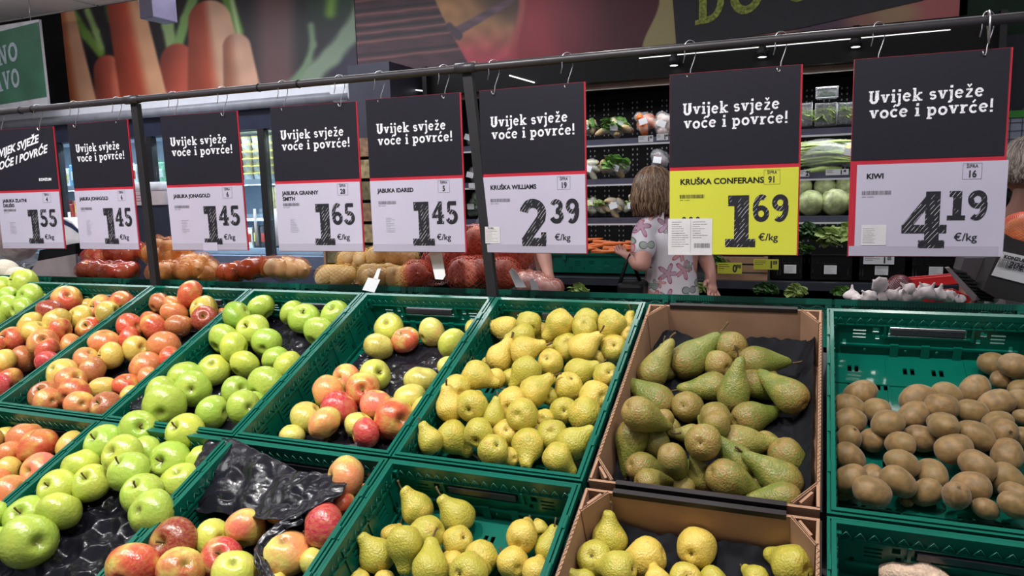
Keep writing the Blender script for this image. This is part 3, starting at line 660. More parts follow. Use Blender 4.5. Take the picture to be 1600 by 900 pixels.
def place_crate(key, kindm, phrase, floor, tiles):
    Mx = crate_mat(*key); Mi = Mx.inverted(); p0 = Mx @ Vector((0, 0, 0))
    items = []
    for tl, lst in tiles:
        ox, oy = TILE[tl]
        for e in lst:
            h, x, y, r = e[:4]; px, py, pr = ox+x/3.75, oy+y/3.75, r/3.75
            ax = None; mode = None
            if len(e) > 4:
                mode = e[4]
                if mode in 'sc':
                    dx, dy = (e[5]-x)/r, (y-e[6])/r; q = min(.97, math.hypot(dx, dy)*1.12); an = math.atan2(dy, dx)
                    ax = (an, math.acos(q))
                else: ax = (math.radians(e[5]), math.radians(e[6]))
            items.append(dict(h=h, px=px, py=py, pr=pr, mode=mode, ax=ax))
    items.sort(key=lambda d: d['py']+d['pr']*.6-(45 if d['pr'] < 17.7 else 0)-(50 if '-' in d['h'] else 0)+(45 if '+' in d['h'] else 0))
    for it in items: it['h'] = it['h'][0]
    placed = []
    for it in items:
        r = ray(it['px'], it['py']); vd = r.normalized()
        # orientation
        a0 = it['ax'] if it['ax'] else (rc.uniform(0, 2*PI), rc.uniform(-.9, .3))
        if it['ax'] is None and kindm in ('williams', 'conf'): a0 = (rc.uniform(0, 2*PI), -1.15)
        if it['ax'] is None and kindm == 'kiwi': a0 = (rc.uniform(-.9, .9), rc.uniform(-.3, .3))
        axis = (rt*math.cos(a0[0])-dn*math.sin(a0[0]))*math.cos(a0[1]) - fw*math.sin(a0[1])
        if it['mode'] == 'c': axis = -axis
        it['axis'] = axis.normalized()
        neck = {'williams': (1.05, .5), 'conf': (1.5, .5)}.get(kindm)
        den = r.dot(N)
        def cand(hh):
            t = (p0+N*hh-EYE).dot(N)/den; P = EYE+r*t; R_ = it['pr']*t/FPX
            return t, P, R_
        h = floor+.02
        for _ in range(4): h = floor+cand(h)[2]*.88
        best = None
        while True:
            t, P, R_ = cand(h)
            L = Mi @ P
            cl = Vector((min(max(L.x, .013+R_*.97), W_-.013-R_*.97), min(max(L.y, .012+R_*.97), L_-.012-R_*.97), L.z))
            if L.z+R_*.3 > 0: cl = L    # above the rim: free
            sh = Vector((max(-.02, min(.02, cl.x-L.x)), max(-.02, min(.02, cl.y-L.y)), 0)); P2 = Mx @ (L+sh)
            sph = [(P2, R_)]
            if neck: sph.append((P2+it['axis']*R_*neck[0], R_*neck[1]))
            ok = cl == L or ((cl-L).length < .022)
            for o in placed:
                for (c1, r1) in sph:
                    for (c2, r2) in o['sph']:
                        if (c1-c2).length < (r1+r2)*(.80 if kindm in ('kiwi', 'conf', 'williams') else .85): ok = False; break
                    if not ok: break
                if not ok: break
            if ok or h > .10: break
            h += .003
        it['P'] = P2; it['R'] = R_; it['sph'] = sph; it['loc'] = Mx.inverted() @ P2; placed.append(it)
    # rows for labels
    n = len(placed); per = max(4, min(9, round(math.sqrt(n)*1.15)))
    srt = sorted(placed, key=lambda d: -d['loc'].y)
    rows = [srt[i:i+per] for i in range(0, n, per)]
    cat = 'apple' if kindm in ('jona', 'green', 'ida') else ('kiwi' if kindm == 'kiwi' else 'pear')
    for ri, row in enumerate(rows):
        row.sort(key=lambda d: d['loc'].x)
        for ci, it in enumerate(row):
            idx = rc.randrange(5); R_ = it['R']
            look = HUEN[it['h']]
            if kindm == 'williams': look = {'y': 'yellow', 'g': 'green-yellow', 'c': 'pale yellow', 'D': 'green', 'Y': 'bright yellow'}.get(it['h'], 'yellow')
            if kindm == 'conf': look = {'b': 'brown-green', 'g': 'green', 'y': 'yellow-green', 'o': 'orange-brown'}.get(it['h'], 'green')
            if kindm == 'kiwi': look = 'brown'
            lab = f"{look} {cat}, {ORD[ci]} from left in {ORD[ri]} row from the back, {phrase}"
            if len(lab.split()) > 16: lab = lab.replace('from the back', 'from back').replace('from left in', 'from left,')
            me = FM[kindm, idx]
            o = inst(cat, me); 
            z = it['axis']; q = z.to_track_quat('Z', 'Y'); q = q @ Matrix.Rotation(rc.uniform(0, 2*PI), 4, 'Z').to_quaternion()
            if kindm in ('jona', 'ida'):  # keep the blush towards the viewer half of the time
                vdir = (EYE-it['P']).normalized(); xl = q @ Vector((1, 0, 0)); yl = q @ Vector((0, 1, 0))
                an = math.atan2(vdir.dot(yl), vdir.dot(xl)); q = q @ Matrix.Rotation(an+rc.uniform(-.9, .9), 4, 'Z').to_quaternion()
            o.rotation_mode = 'QUATERNION'; o.rotation_quaternion = q; o.location = it['P']; s_ = R_*(1.02 if cat == 'apple' else 1.0)
            if cat == 'kiwi': s_ *= .90
            o.scale = (s_, s_, s_)
            col, al = HUE[it['h']]
            j = 1+rc.uniform(-.10, .10)
            o.color = (min(1, col[0]*j), min(1, col[1]*(j+rc.uniform(-.06, .06))), col[2], min(1, max(0, al+rc.uniform(-.06, .06))))
            tag(o, lab, cat, f"{GROUPS[kindm]} in the {phrase}")
            sk = 'apple' if cat == 'apple' else kindm
            if kindm != 'kiwi' and (it['mode'] in ('s', 'n') or (cat == 'pear' and it['mode'] != 'c')):
                if not (cat == 'apple' and rc.random() < .35): inst('stem', STEM[sk][rc.randrange(2)], o)
            if it['mode'] == 'c': inst('calyx', CALYX[sk], o)
    return placed
ALLF = {}
for key, (km, ph, fl, tl) in DATA.items(): ALLF[key] = place_crate(key, km, ph, fl, tl)
# pale root in the bottom right crate
def root_veg():
    r = ray(1200+850/3.75, 660+905/3.75); Mx = crate_mat(0, 1); p0 = Mx @ Vector((0, 0, 0))
    t = (p0+N*(-.085)-EYE).dot(N)/r.dot(N); P = EYE+r*t
    pr = interp([(0, -1), (.35, -.95), (.62, -.6), (.6, -.1), (.7, .3), (.52, .75), (.25, 1.0), (0, 1.1)], 20)
    def fn(p, a): k = rbf(4, p, 1.7, .35); return Vector((p.x*k, p.y*k, p.z*1.2))
    o = MB().lathe(pr, 22, 0, None, fn).build('pale_root', mat('pale_root_skin', srgb(214, 184, 160), .7, var=.12, vs=5, bump=.3, bs=9, bd=.05))
    o.location = P; o.rotation_euler = (.2, PI/2-.1, .1); o.scale = (.04, .04, .04)
    tag(o, 'pale pinkish root alone in the bottom right crate', 'vegetable')
root_veg()
# ================================================================== lettering
BY = 1.763; BZ = 1.826
def arc(cx, cy, rx, ry, a0, a1, n=14):
    return [(cx+rx*math.cos(math.radians(a0+(a1-a0)*i/n)), cy+ry*math.sin(math.radians(a0+(a1-a0)*i/n))) for i in range(n+1)]
SW = .17
def GL():
    g = {}; s = lambda *p: list(p)
    sf = lambda x0, x1, y: ([(x0, y), (x1, y)], .12)
    g['U'] = (.86, [(s((.2,1),(.2,.3))+arc(.42,.3,.22,.22,180,360)+s((.64,.3),(.64,1)), .2), sf(.02,.38,.95), sf(.5,.8,.95)])
    g['v'] = (.70, [(s((.14,.66),(.34,.06)), .19), (s((.34,.06),(.54,.66)), .13), sf(.0,.3,.62), sf(.4,.68,.62)])
    g['i'] = (.38, [(s((.19,.66),(.19,0)), .19), sf(.02,.19,.61), sf(.02,.36,.06), (s((.19,.8),(.19,1.0)), .2)])
    g['j'] = (.36, [(s((.2,.66),(.2,-.1))+arc(.06,-.1,.14,.14,0,-120,6), .17), sf(.02,.2,.61), (s((.2,.8),(.2,1.0)), .2)])
    g['e'] = (.66, [(s((.1,.36),(.54,.36)), .10), (arc(.32,.34,.23,.27,8,320), .16)])
    g['k'] = (.74, [(s((.17,1),(.17,0)), .19), sf(.02,.17,.95), sf(.02,.36,.06), (s((.22,.3),(.55,.6)), .12), (s((.3,.36),(.56,.05)), .17), sf(.42,.7,.61), sf(.44,.74,.06)])
    g['s'] = (.58, [(arc(.27,.47,.17,.13,20,270,10)+arc(.29,.21,.18,.14,90,-160,10), .14)])
    g['z'] = (.62, [(s((.08,.6),(.52,.6)), .13), (s((.48,.58),(.12,.08)), .15), (s((.06,.06),(.54,.06)), .13)])
    g['ž'] = (.62, g['z'][1]+[(s((.16,1.0),(.3,.82),(.44,1.0)), .11)])
    g['o'] = (.68, [(arc(.33,.33,.24,.26,0,360,20), .17)])
    g['c'] = (.60, [(arc(.32,.33,.23,.26,40,320,16), .16)])
    g['ć'] = (.60, g['c'][1]+[(s((.24,.8),(.42,1.0)), .12)])
    g['p'] = (.74, [(s((.18,.66),(.18,-.25)), .19), sf(.02,.18,.61), sf(.02,.38,-.2), (arc(.40,.33,.2,.26,130,-130,14), .16)])
    g['r'] = (.56, [(s((.18,.66),(.18,0)), .19), sf(.02,.18,.61), sf(.02,.38,.06), (arc(.42,.36,.2,.22,170,60,8), .15)])
    g['!'] = (.30, [(s((.14,1.0),(.14,.32)), .17), (s((.14,.16),(.14,.0)), .19)])
    g[' '] = (.34, [])
    g['1'] = (.52, [(s((.28,1),(.28,0)), .27), (s((.03,.90),(.28,.90)), .2), (s((-.02,.08),(.54,.08)), .16)])
    g['2'] = (.66, [(arc(.31,.72,.21,.2,175,0,12)+s((.50,.6),(.13,.12)), .19), (s((.04,.09),(.60,.09)), .18), (s((.55,.08),(.55,.30)), .12)])
    g['3'] = (.62, [(arc(.28,.72,.19,.18,165,-90,14), .19), (arc(.28,.28,.22,.20,100,-165,14), .2)])
    g['4'] = (.68, [(s((.44,1),(.44,0)), .2), (s((.42,.92),(.07,.36)), .13), (s((.02,.34),(.64,.34)), .15), (s((.26,.07),(.62,.07)), .14)])
    g['5'] = (.62, [(s((.12,.91),(.52,.91)), .18), (s((.15,.95),(.13,.52)), .15), (arc(.27,.31,.22,.23,125,-160,14), .19)])
    g['6'] = (.62, [(arc(.33,.5,.23,.42,60,180,12)+s((.10,.4)), .19), (arc(.31,.30,.2,.22,0,360,18), .18)])
    g['9'] = (.62, [(arc(.29,.5,.23,.42,-120,0,12)+s((.52,.6)), .19), (arc(.31,.70,.2,.22,0,360,18), .18)])
    g['D'] = (.84, [(s((.22,1),(.22,0)), .2), sf(.02,.3,.94), sf(.02,.3,.06), (s((.2,.93),(.36,.93))+arc(.38,.5,.30,.43,90,-90,14)+s((.2,.07)), .17)])
    g['O'] = (.90, [(arc(.43,.5,.32,.42,0,360,24), .2)])
    g['S'] = (.72, [(arc(.33,.72,.22,.2,15,270,12)+arc(.35,.28,.23,.21,90,-165,12), .19)])
    g['T'] = (.86, [(s((.42,1),(.42,0)), .2), (s((.04,.92),(.80,.92)), .15), sf(.22,.62,.06), (s((.08,.95),(.08,.7)), .1), (s((.76,.95),(.76,.7)), .1)])
    g['N'] = (.92, [(s((.18,1),(.18,0)), .15), (s((.2,.96),(.68,.04)), .19), (s((.70,1),(.70,0)), .15), sf(.0,.34,.95), sf(.02,.36,.05), sf(.54,.88,.95)])
    g['A'] = (.86, [(s((.18,.04),(.42,.96)), .14), (s((.42,.96),(.68,.04)), .2), (s((.26,.34),(.58,.34)), .11), sf(.0,.34,.05), sf(.5,.86,.05)])
    g['V'] = (.84, [(s((.16,.96),(.42,.04)), .2), (s((.42,.04),(.66,.96)), .13), sf(.0,.34,.95), sf(.5,.84,.95)])
    return g
GLY = GL()
def glyph_text(mb, body, x, z, h, sx=1.0, y=0, mi=0, jig=0, shear=0, slope=0, thick=None):
    """slab lettering as flat raised strokes in the XZ plane facing -Y"""
    cx = 0
    for ch in body:
        if ch not in GLY: cx += .5; continue
        adv, strokes = GLY[ch]
        dz = rc.uniform(-jig, jig)
        def T(p, e=0): 
            X = x+(cx+p[0])*h*sx+shear*p[1]*h; return Vector((X, y-e, z+p[1]*h+dz*h+slope*(cx+p[0])*h*sx))
        lv = 0
        for pts, wd in strokes:
            lv += 1; e = .00002*lv; hw = wd/2
            P = [Vector((a, b)) for a, b in pts]; L = []; R_ = []
            closed = (P[0]-P[-1]).length < 1e-4
            n = len(P)
            for i in range(n):
                if closed: d = P[(i+1) % (n-1)]-P[(i-1) % (n-1)]
                else: d = P[min(i+1, n-1)]-P[max(i-1, 0)]
                d.normalize(); q = Vector((-d.y, d.x))*hw
                if 0 < i < n-1:
                    d1 = (P[i]-P[i-1]).normalized(); cs = max(.6, d1.dot(d)); q /= cs
                L.append(P[i]+q); R_.append(P[i]-q)
            vs = [T(a, e) for a in L]+[T(a, e) for a in R_]
            fs = [(i+n, i+n+1, i+1, i) for i in range(n-1)]
            mb.add(vs, fs, mi)
        cx += adv+.06
    return x+cx*h*sx
_tc = {}
def font_mesh(body, size, offset=0, align='LEFT', shear=0):
    k = (body, size, offset, align, shear)
    if k in _tc: return _tc[k]
    cu = bpy.data.curves.new('t', 'FONT'); cu.body = body; cu.size = size; cu.offset = offset; cu.align_x = align; cu.shear = shear; cu.resolution_u = 3
    o = bpy.data.objects.new('t', cu); COL.objects.link(o)
    bpy.context.view_layer.update()
    me = bpy.data.meshes.new_from_object(o.evaluated_get(bpy.context.evaluated_depsgraph_get()))
    vs = [tuple(v.co) for v in me.vertices]; fs = [tuple(p.vertices) for p in me.polygons]
    bpy.data.objects.remove(o); bpy.data.curves.remove(cu); bpy.data.meshes.remove(me)
    _tc[k] = (vs, fs); return vs, fs
def font_text(mb, body, x, z, size, offset=0, align='LEFT', y=0, mi=0, shear=0, sx=1, slope=0):
    vs, fs = font_mesh(body, size, offset, align, shear)
    mb.add([(x+v[0]*sx, y, z+v[1]+slope*v[0]) for v in vs], fs, mi)
def barcode(mb, x, z, w, h, y, seed=0, mi=0):
    r = random.Random(seed); a = x
    while a < x+w:
        b = w*r.choice((.008, .012, .02)); mb.add([(a, y, z), (min(a+b, x+w), y, z), (min(a+b, x+w), y, z+h), (a, y, z+h)], [(0, 1, 2, 3)], mi); a += b+w*r.choice((.01, .014, .022))
def lines(mb, x, z, w, n, gap, th, y, seed=0, mi=0, slope=0):
    r = random.Random(seed)
    for k in range(n):
        ww = w*r.uniform(.45, 1); zz = z-k*gap
        a = x
        while a < x+ww-w*.05:
            b = min(x+ww, a+w*r.uniform(.08, .22))
            mb.add([(a, y, zz+slope*(a-x)), (b, y, zz+slope*(b-x)), (b, y, zz+th+slope*(b-x)), (a, y, zz+th+slope*(a-x))], [(0, 1, 2, 3)], mi); a = b+w*.02

# ================================================================== rail, posts, signs
t = empty('sign_rail', (0, 0, 0), 'long dark round rail carrying the price signs above the crates', 'rail')
MB().tube([(-3.6, BY, BZ+.001), (-2.01, BY, BZ), (-.84, BY, BZ-.001), (.9, BY, BZ-.006)], .0105, 16).build('rail_tube', M['bar'], t)
for x in (-2.00, -.835):
    MB().tube([(x-.028, BY, BZ), (x+.028, BY, BZ)], .0135, 16).build('joint_sleeve', M['bar'], t)
for x in (-2.46, -2.52, -1.50, -1.36):
    MB().tube([(x, BY, BZ), (x+.004, BY, BZ)], .0125, 10).build('cable_tie', M['black'], t)
for x, xb, lab in ((-2.00, -1.985, 'black post of the sign rail between the two 1.45 signs at left'), (-.835, -.782, 'black post of the sign rail left of the 2.39 sign')):
    o = MB().box((-.013, -.009, -.62), (.013, .009, -.0)).build('rail_post', M['dark'], None); o.location = (x, BY+.012, BZ-.012)
    o.rotation_euler = (0, -math.atan2(xb-x, .6), 0)
    tag(o, lab, 'post')
SH, SWD = .415, .285
SIGNS = [(-2.675, 'g', 'JABUKA ZLATNI\nDELIŠES', '4', '1', '55', 'leftmost price sign, black above white, reading 1.55', 5),
 (-2.307, 'w', 'JABUKA JONAGOLD', '6', '1', '45', 'price sign reading 1.45 left of the left post', -2),
 (-1.875, 'w', 'JABUKA JONAGOLD', '6', '1', '45', 'price sign reading 1.45 right of the left post', 4),
 (-1.460, 'w', 'JABUKA GRANNY\nSMITH', '28', '1', '65', 'black and white price sign reading 1.65 over the green apples', 3),
 (-1.138, 'w', 'JABUKA IDARED', '5', '1', '45', 'price sign reading 1.45 left of the right post', 1),
 (-.803, 'w', 'KRUŠKA WILLIAMS', '19', '2', '39', 'black and white price sign reading 2.39 over the yellow pears', -2),
 (-.317, 'y', 'KRUŠKA CONFERANS', '91', '1', '69', 'yellow and black price sign reading 1.69 over the brown pears', 1),
 (.068, 'k', 'KIWI', '16', '4', '19', 'rightmost price sign reading 4.19 over the kiwis', 2)]
for si, (x0, kind, name, code, big, small, lab, yaw) in enumerate(SIGNS):
    W, H = SWD, SH
    t = empty('price_sign', (x0+W/2, BY, 1.352), lab, 'sign', 'price signs hanging from the rail')
    t.rotation_euler = (math.radians(rc.uniform(-.6, .6)), 0, math.radians(yaw))
    X = lambda f: -W/2+f*W
    Z = lambda f: f*H
    y0 = 0
    MB().box((X(0), y0+.001, Z(0)), (X(1), y0+.0045, Z(1))).build('red_holder', M['red'], t)
    bx = .004
    MB().box((X(0)+(.0006 if kind != 'k' else .001), y0-.0004, Z(.495)), (X(1)-.004, y0+.001, Z(1)-.0006)).build('black_card', M['board'], t)
    cardm = M['yellow'] if kind == 'y' else M['white']
    MB().box((X(0)+(.013 if kind == 'k' else .0006), y0-.0012, Z(.004)), (X(1)-(.003 if kind != 'k' else -.004), y0+.001, Z(.472))).build('price_card', cardm, t)
    MB().box((X(0)+.002, y0-.0016, Z(.004)), (X(1)-.004, y0-.0012, Z(.055))).build('pocket_strip', M['tape'] if kind != 'y' else M['yellow'], t)
    yl = y0-.0019
    # slogan
    mb = MB()
    if kind == 'g':
        font_text(mb, 'UVIJEK SVJEŽE', X(.02), Z(.76), .036, .0012, y=-.0012, shear=.25, slope=.22, sx=.93)
        mb.build('slogan_line', M['chalk'], t); mb = MB()
        font_text(mb, 'VOĆE I POVRĆE', X(.0), Z(.655), .036, .0012, y=-.0012, shear=.25, slope=.22, sx=.95)
        mb.build('slogan_line', M['chalk'], t); mb = MB()
        font_text(mb, 'KONZUM', X(.70), Z(.565), .0125, .0006, y=-.0012)
    else:
        glyph_text(mb, 'Uvijek svježe', X(.105), Z(.775), .0262, .96, y=-.0009, jig=.02, slope=.01)
        mb.build('slogan_line', M['chalk'], t); mb = MB()
        glyph_text(mb, 'voće i povrće!', X(.115), Z(.700), .0262, .985, y=-.0009, jig=.02, slope=.01)
    mb.build('slogan_line', M['chalk'], t)
    mb = MB()
    for li, ln in enumerate(name.split('\n')):
        font_text(mb, ln, X(.085 if kind != 'k' else .11), Z(.395 if kind != 'k' else .40)-li*.0165, .0155 if kind != 'y' else .0185, .00035, y=yl, sx=.98 if kind != 'y' else 1.02)
    mb.v += [(a+.0005, b, c) for a, b, c in mb.v]; nv_ = len(mb.v)//2; mb.f += [tuple(i+nv_ for i in f_) for f_ in mb.f]; mb.m *= 2; mb.sm *= 2
    mb.build('product_name', M['ink'], t)
    mb = MB()
    bx0, bx1, bz0, bz1 = X(.735), X(.855), Z(.385), Z(.462)
    for a, b, c, d in ((bx0, bx1, bz0, bz0+.0005), (bx0, bx1, bz1-.0005, bz1), (bx0, bx0+.0005, bz0, bz1), (bx1-.0005, bx1, bz0, bz1)):
        mb.add([(a, yl, c), (b, yl, c), (b, yl, d), (a, yl, d)], [(0, 1, 2, 3)])
    font_text(mb, 'ŠIFRA', (bx0+bx1)/2, Z(.441), .0098, .0001, 'CENTER', y=yl, sx=.86)
    font_text(mb, code, (bx0+bx1)/2, Z(.395), .0195, .0006, 'CENTER', y=yl, sx=.82)
    mb.build('code_box', M['ink'], t)
    mb = MB(); barcode(mb, X(.085), Z(.318), .056, .0085, yl, si)
    font_text(mb, '0008   4120503', X(.085), Z(.305), .0036, 0, y=yl)
    mb.build('barcode', M['print'] if kind != 'y' else M['ink'], t)
    mb = MB()
    bw = {'1': (.455, 1.0), '2': (.37, 1.0), '4': (.35, 1.14)}[big]
    glyph_text(mb, big, X(bw[0]), Z(.045), .118, bw[1]*1.0, y=yl)
    mb.build('large_digit', M['hatch'], t); mb = MB()
    glyph_text(mb, small, X(.655 if small != '39' else .665), Z(.185), .060, .98, y=yl)
    mb.build('small_digits', M['hatch'], t)
    mb = MB(); font_text(mb, '€/kg', X(.70), Z(.082), .0225, .0, y=yl); font_text(mb, '€/kg', X(.70)+.0008, Z(.082)+.0003, .0225, .0, y=yl-.0001); mb.build('unit', M['ink'], t)
    # note with small print
    if kind == 'y':
        MB().box((X(-.01), yl-.0006, Z(.0)), (X(.345), yl, Z(.205))).build('note_sticker', M['note'], t, (0, 0, 0))
        mb = MB(); lines(mb, X(.02), Z(.185), .04, 12, .0052, .0009, yl-.0009, 3); lines(mb, X(.19), Z(.185), .036, 8, .0052, .0009, yl-.0009, 5)
        barcode(mb, X(.20), Z(.04), .036, .011, yl-.0009, 9); mb.add([(X(.172), yl-.0009, Z(.01)), (X(.174), yl-.0009, Z(.01)), (X(.174), yl-.0009, Z(.2)), (X(.172), yl-.0009, Z(.2))], [(0, 1, 2, 3)])
        mb.build('small_print', M['print'], t)
        mb = MB()
        for q in range(3): mb.lathe([(.001, 0), (.0045, 0)], 10, 0, Matrix.Translation((X(.12+q*.055), yl-.0001, Z(.205))) @ Matrix.Rotation(PI/2, 4, 'X'))
        mb.build('covered_digits', M['ink'], t)
    elif kind == 'k' or big == '2':
        MB().box((X(.02 if big == '2' else .09), yl-.0003, Z(.06)), (X(.17 if big == '2' else .26), yl, Z(.165))).build('note_sticker', M['note'], t)
        mb = MB(); lines(mb, X(.03 if big == '2' else .10), Z(.145), .036, 9, .0038, .0006, yl-.0006, si); 
        if big == '2': font_text(mb, 'Kruška', X(.05), Z(.152), .006, .0002, y=yl-.0006)
        mb.build('small_print', M['print'], t)
    elif si == 2:
        MB().box((X(.42), yl-.0006, Z(.0)), (X(.61), yl, Z(.06))).build('note_sticker', M['white'], t)
    if kind not in 'yk' and big != '2':
        mb = MB(); lines(mb, X(.16), Z(.225), .030, 9 if si != 1 else 11, .0047, .0006, yl, si, slope=.0 if si != 1 else .35)
        mb.build('small_print', M['print'], t)
    # two wire hooks
    for hi, fx in enumerate((.16, .84)):
        hx = x0+W*fx
        za = 1.352+SH-.008
        ang = rc.uniform(-.5, .5)+.6; c_, s_ = math.cos(ang), math.sin(ang); R_ = .0125
        top = [(math.cos(a)*R_, 0, BZ+.001+math.sin(a)*R_) for a in [math.radians(q) for q in range(0, 181, 20)]]
        dz = BZ-za
        front = [(R_+.001, 0, BZ-.012), (R_, 0, BZ-.030)]
        pts = [(p[0]*-1, 0, p[2]) for p in []]
        path = [( -R_*1.3, 0, BZ-.036), (-R_, 0, BZ-.02)] + [(-p[0], 0, p[2]) for p in top] + [(R_, 0, BZ-.018), (R_*.7, 0, BZ-.030), (R_*.1, 0, za+.016), (0, 0, za+.002), (-.002, 0, za-.004), (-.006, 0, za-.003), (-.008, 0, za+.004)]
        world = [(hx+p[0]*math.cos(-.2+ang*.3)*.9, BY+p[0]*.55, p[2]) for p in path]
        o = MB().tube(world, .0011, 6).build('wire_hook', M['wire'])
        side = 'left' if hi == 0 else 'right'
        tag(o, f"{side} bent wire hook of the {lab.split(',')[0].replace('black and white ', '').replace('yellow and black ', 'yellow ')}"[:95], 'hook', 'wire hooks on the sign rail')
for i, (px, tilt) in enumerate(((1545, .0),)):
    p = onY(px, 30, BY); MB().tube([(p.x, BY-.012, BZ-.05), (p.x, BY-.014, BZ), (p.x, BY, BZ+.014), (p.x, BY+.013, BZ), (p.x+.004, BY+.012, BZ-.04)], .0022, 6).build('wire_hook', M['wire'])
tag(bpy.data.objects['wire_hook.016'] if 'wire_hook.016' in bpy.data.objects else [o for o in bpy.data.objects if o.name.startswith('wire_hook')][-1], 'thick white hook looped over the rail at its far right', 'hook', 'wire hooks on the sign rail')
# ================================================================== crates behind the rail
YB = 1.90
pB = onY(1298, 467, YB)
TB = math.radians(-10)
for k in range(-8, 1):
    dxl = k*.4*(.374/.4*YB/1.83)
    p = Vector((pB.x+dxl+.002, YB, pB.z))
    c_, s_ = math.cos(TB), math.sin(TB)
    Mx = Matrix(((1, 0, 0, p.x), (0, c_, -s_, p.y), (0, s_, c_, p.z), (0, 0, 0, 1)))
    nm = ['ninth', 'eighth', 'seventh', 'sixth', 'fifth', 'fourth', 'third', 'second', 'first'][k+8]
    t = crate('plastic_crate', f'{nm} green crate from the right in the row behind the sign rail', Mx, group='green crates behind the sign rail')
    # outer face of the near end: ribbed band
    mb = MB()
    for q in range(58): mb.box((.024+q*.006, -.0012, -.016), (.0265+q*.006, .0002, -.003))
    mb.tube([(.02+.36*i/40, -.001, -.022-.004*math.sin(i*1.3)) for i in range(41)], .0014, 4)
    mb.build('ribbed_band', M['crate'], t)
mb = MB().box((-3.2, 1.84, .9), (.8, 2.5, 1.02)); st = empty('display_table', (0, 0, 0), 'dark table under the rear row of green crates', 'table')
mb.build('table_top', M['dark'], st)
for x in (-3.1, -1.2, .7): MB().box((x-.03, 2.4, 0), (x+.03, 2.46, .9)).build('leg', M['dark'], st); MB().box((x-.03, 1.86, 0), (x+.03, 1.92, .9)).build('leg', M['dark'], st)

# ================================================================== bags of onions and potatoes
M['potato'] = mat('potato_skin', srgb(226, 200, 150), .6, var=.12, vs=30, bump=.2, bs=80)
def m_onion(name, a, b):
    n = NT(name); oi, tc, rv = objinfo(n); mp = n.n('ShaderNodeMapping'); mp.inputs['Scale'].default_value = (7, 7, .6); n.l(rv, mp.inputs[0])
    s = n.noise(mp.outputs[0], 1.6, 4, .7); c = n.mix(n.step(s, .38, .66), a, b); c = n.mix(n.math('MULTIPLY', n.step(n.noise(rv, 1.5, 3), .5, .7), .5), c, b)
    n.set(Base_Color=c, Roughness=.42); n.bump(s, .2, .03); return n.m
M['onion'] = m_onion('brown_onion_skin', srgb(206, 136, 66), srgb(232, 184, 112)); M['redonion'] = m_onion('red_onion_skin', srgb(150, 62, 54), srgb(214, 128, 98))
M['garlic'] = mat('garlic_skin', srgb(240, 230, 232), .5, var=.06, vs=30, bump=.3, bs=50)
M['whiteroot'] = mat('mottled_root_skin', srgb(214, 204, 186), .7, var=.16, vs=18, bump=.3, bs=40)
M['purple'] = mat('beet_skin', srgb(136, 92, 88), .45, var=.12, vs=8)
def m_net(name, col, sc=260, fill=.35, rough=.4):
    n = NT(name); tc = n.n('ShaderNodeTexCoord').outputs['Object']
    n.set(Base_Color=col, Roughness=rough)
    return n.m
def m_film(name, col, alpha, rough=.15):
    n = NT(name); tr = n.n('ShaderNodeBsdfTransparent'); mx = n.n('ShaderNodeMixShader')
    tc = n.n('ShaderNodeTexCoord').outputs['Object']
    n.set(Base_Color=col, Roughness=rough, Coat_Weight=.6); n.bump(n.noise(tc, 40, 3), .5, .01)
    f = n.math('MULTIPLY_ADD', n.noise(tc, 14, 3), .5, alpha-.25)
    n.l(f, mx.inputs[0]); n.l(tr.outputs[0], mx.inputs[1]); n.l(n.b.outputs[0], mx.inputs[2]); n.l(mx.outputs[0], n.out.inputs[0]); return n.m
M['net_y'] = m_net('yellow_net', srgb(226, 180, 70)); M['net_r'] = m_net('red_net', srgb(222, 96, 70)); M['net_o'] = m_net('orange_net', srgb(236, 120, 50))
M['film_r'] = m_film('red_bag_film', srgb(190, 44, 44), .55); M['film_o'] = m_film('orange_bag_film', srgb(232, 140, 60), .24); M['film_rb'] = m_film('red_orange_bag_film', srgb(198, 78, 34), .8)
M['film_c'] = m_film('clear_bag_film', srgb(225, 228, 232), .27); M['film_p'] = m_film('pink_net_film', srgb(236, 150, 130), .45)
